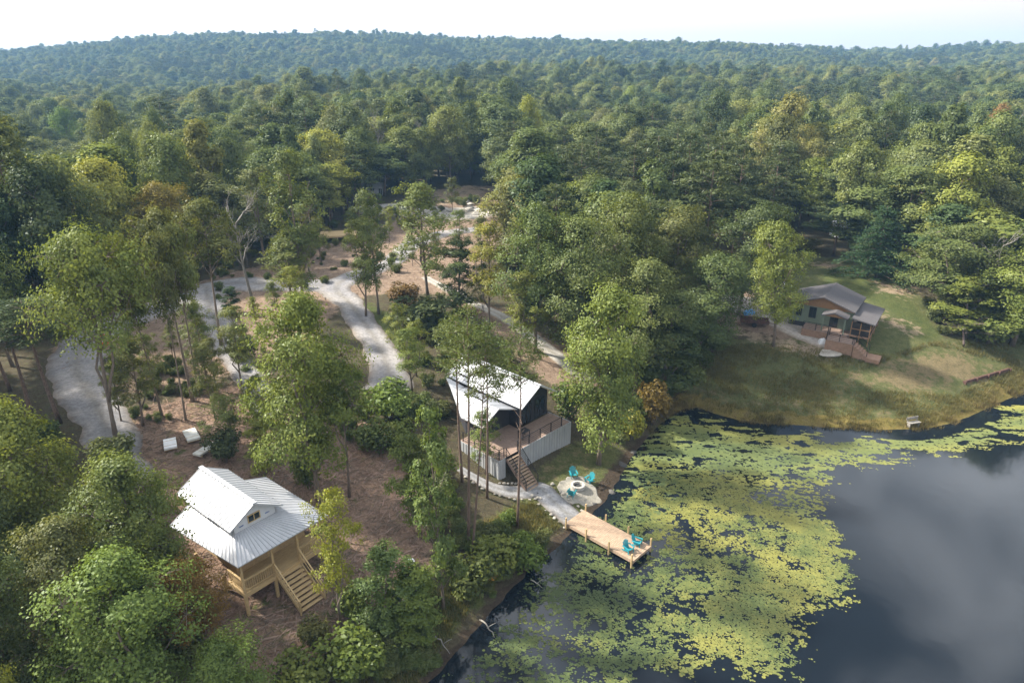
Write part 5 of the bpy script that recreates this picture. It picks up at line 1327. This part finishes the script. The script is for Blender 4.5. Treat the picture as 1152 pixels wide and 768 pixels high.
# ------------------------------------------------------------------ light, sky, camera
sun_dir = Vector((-.93, .30, .80)).normalized()
sl = D.lights.new('sun', 'SUN'); sl.energy = 4.3; sl.angle = math.radians(3.0); sl.color = (1, .94, .84)
so = D.objects.new('sun', sl); COL.objects.link(so); so.rotation_euler = (-sun_dir).to_track_quat('-Z', 'Y').to_euler(); so.location = (0, 0, 90)
w = D.worlds.new('World'); S.world = w; w.use_nodes = True; nt = w.node_tree; nt.nodes.clear()
out = N(nt, 'ShaderNodeOutputWorld'); bg = N(nt, 'ShaderNodeBackground'); L(nt, bg.outputs[0], out.inputs[0]); bg.inputs['Strength'].default_value = .12
sky = N(nt, 'ShaderNodeTexSky', sky_type='NISHITA'); sky.sun_disc = False
sky.sun_elevation = math.asin(sun_dir.z); sky.sun_rotation = math.atan2(sun_dir.x, sun_dir.y); sky.air_density = 1.2; sky.dust_density = 2.5
tc = N(nt, 'ShaderNodeTexCoord')
mp = N(nt, 'ShaderNodeMapping'); mp.inputs['Scale'].default_value = (1, 1, 1.6); L(nt, tc.outputs['Generated'], mp.inputs[0])
n1 = noise(nt, 5.2, 3, .5, mp.outputs[0]); n1.inputs['Distortion'].default_value = .4
cf = ramp(nt, n1.outputs['Fac'], [(.40, (0, 0, 0)), (.66, (1, 1, 1))])
sepx = N(nt, 'ShaderNodeSeparateXYZ'); L(nt, tc.outputs['Generated'], sepx.inputs[0])
low = mth(nt, 'SUBTRACT', 1.0, mth(nt, 'MULTIPLY', mth(nt, 'MAXIMUM', mth(nt, 'SUBTRACT', sepx.outputs['Z'], .12), 0.0), 4.0), True)
cfac = mth(nt, 'MAXIMUM', mth(nt, 'MULTIPLY', cf.outputs[0], .95), mth(nt, 'MULTIPLY', low, .985))
side = mth(nt, 'MULTIPLY_ADD', sepx.outputs['X'], -.9); nt.nodes[-1].inputs[2].default_value = .55; nt.nodes[-1].use_clamp = True
cc = mixc(nt, side, (2.6, 2.2, 2.05), (4.2, 3.85, 3.65))
up = mth(nt, 'MULTIPLY_ADD', mth(nt, 'MULTIPLY', sepx.outputs['Z'], 2.2, True), 2.1); nt.nodes[-1].inputs[2].default_value = 1.0
hi = mth(nt, 'MULTIPLY', mth(nt, 'SUBTRACT', sepx.outputs['Z'], .12), 3.0, True)
cu = N(nt, 'ShaderNodeVectorMath', operation='SCALE'); L(nt, mixc(nt, hi, cc, (2.75, 2.85, 3.0)), cu.inputs[0]); L(nt, up, cu.inputs['Scale'])
L(nt, mixc(nt, cfac, mixc(nt, 1., sky.outputs[0], (.42, .38, .34), 'MULTIPLY'), cu.outputs[0]), bg.inputs['Color'])

cam = D.cameras.new('camera'); co = D.objects.new('camera', cam); COL.objects.link(co); S.camera = co
cam.sensor_width = 36; cam.lens = 24.0; cam.clip_end = 12000; cam.clip_start = .1
co.location = (0, 0, CAM_H); co.rotation_euler = (math.pi / 2 - PITCH, 0, 0)

S.render.engine = 'CYCLES'
c = S.cycles; c.max_bounces = 6; c.diffuse_bounces = 3; c.glossy_bounces = 2; c.transmission_bounces = 4; c.volume_bounces = 0; c.transparent_max_bounces = 4
c.use_denoising = True; c.caustics_reflective = False; c.caustics_refractive = False; c.sample_clamp_indirect = 4
S.view_settings.view_transform = 'Standard'; S.view_settings.look = 'None'; S.view_settings.exposure = 1.52; S.view_settings.gamma = 1.0
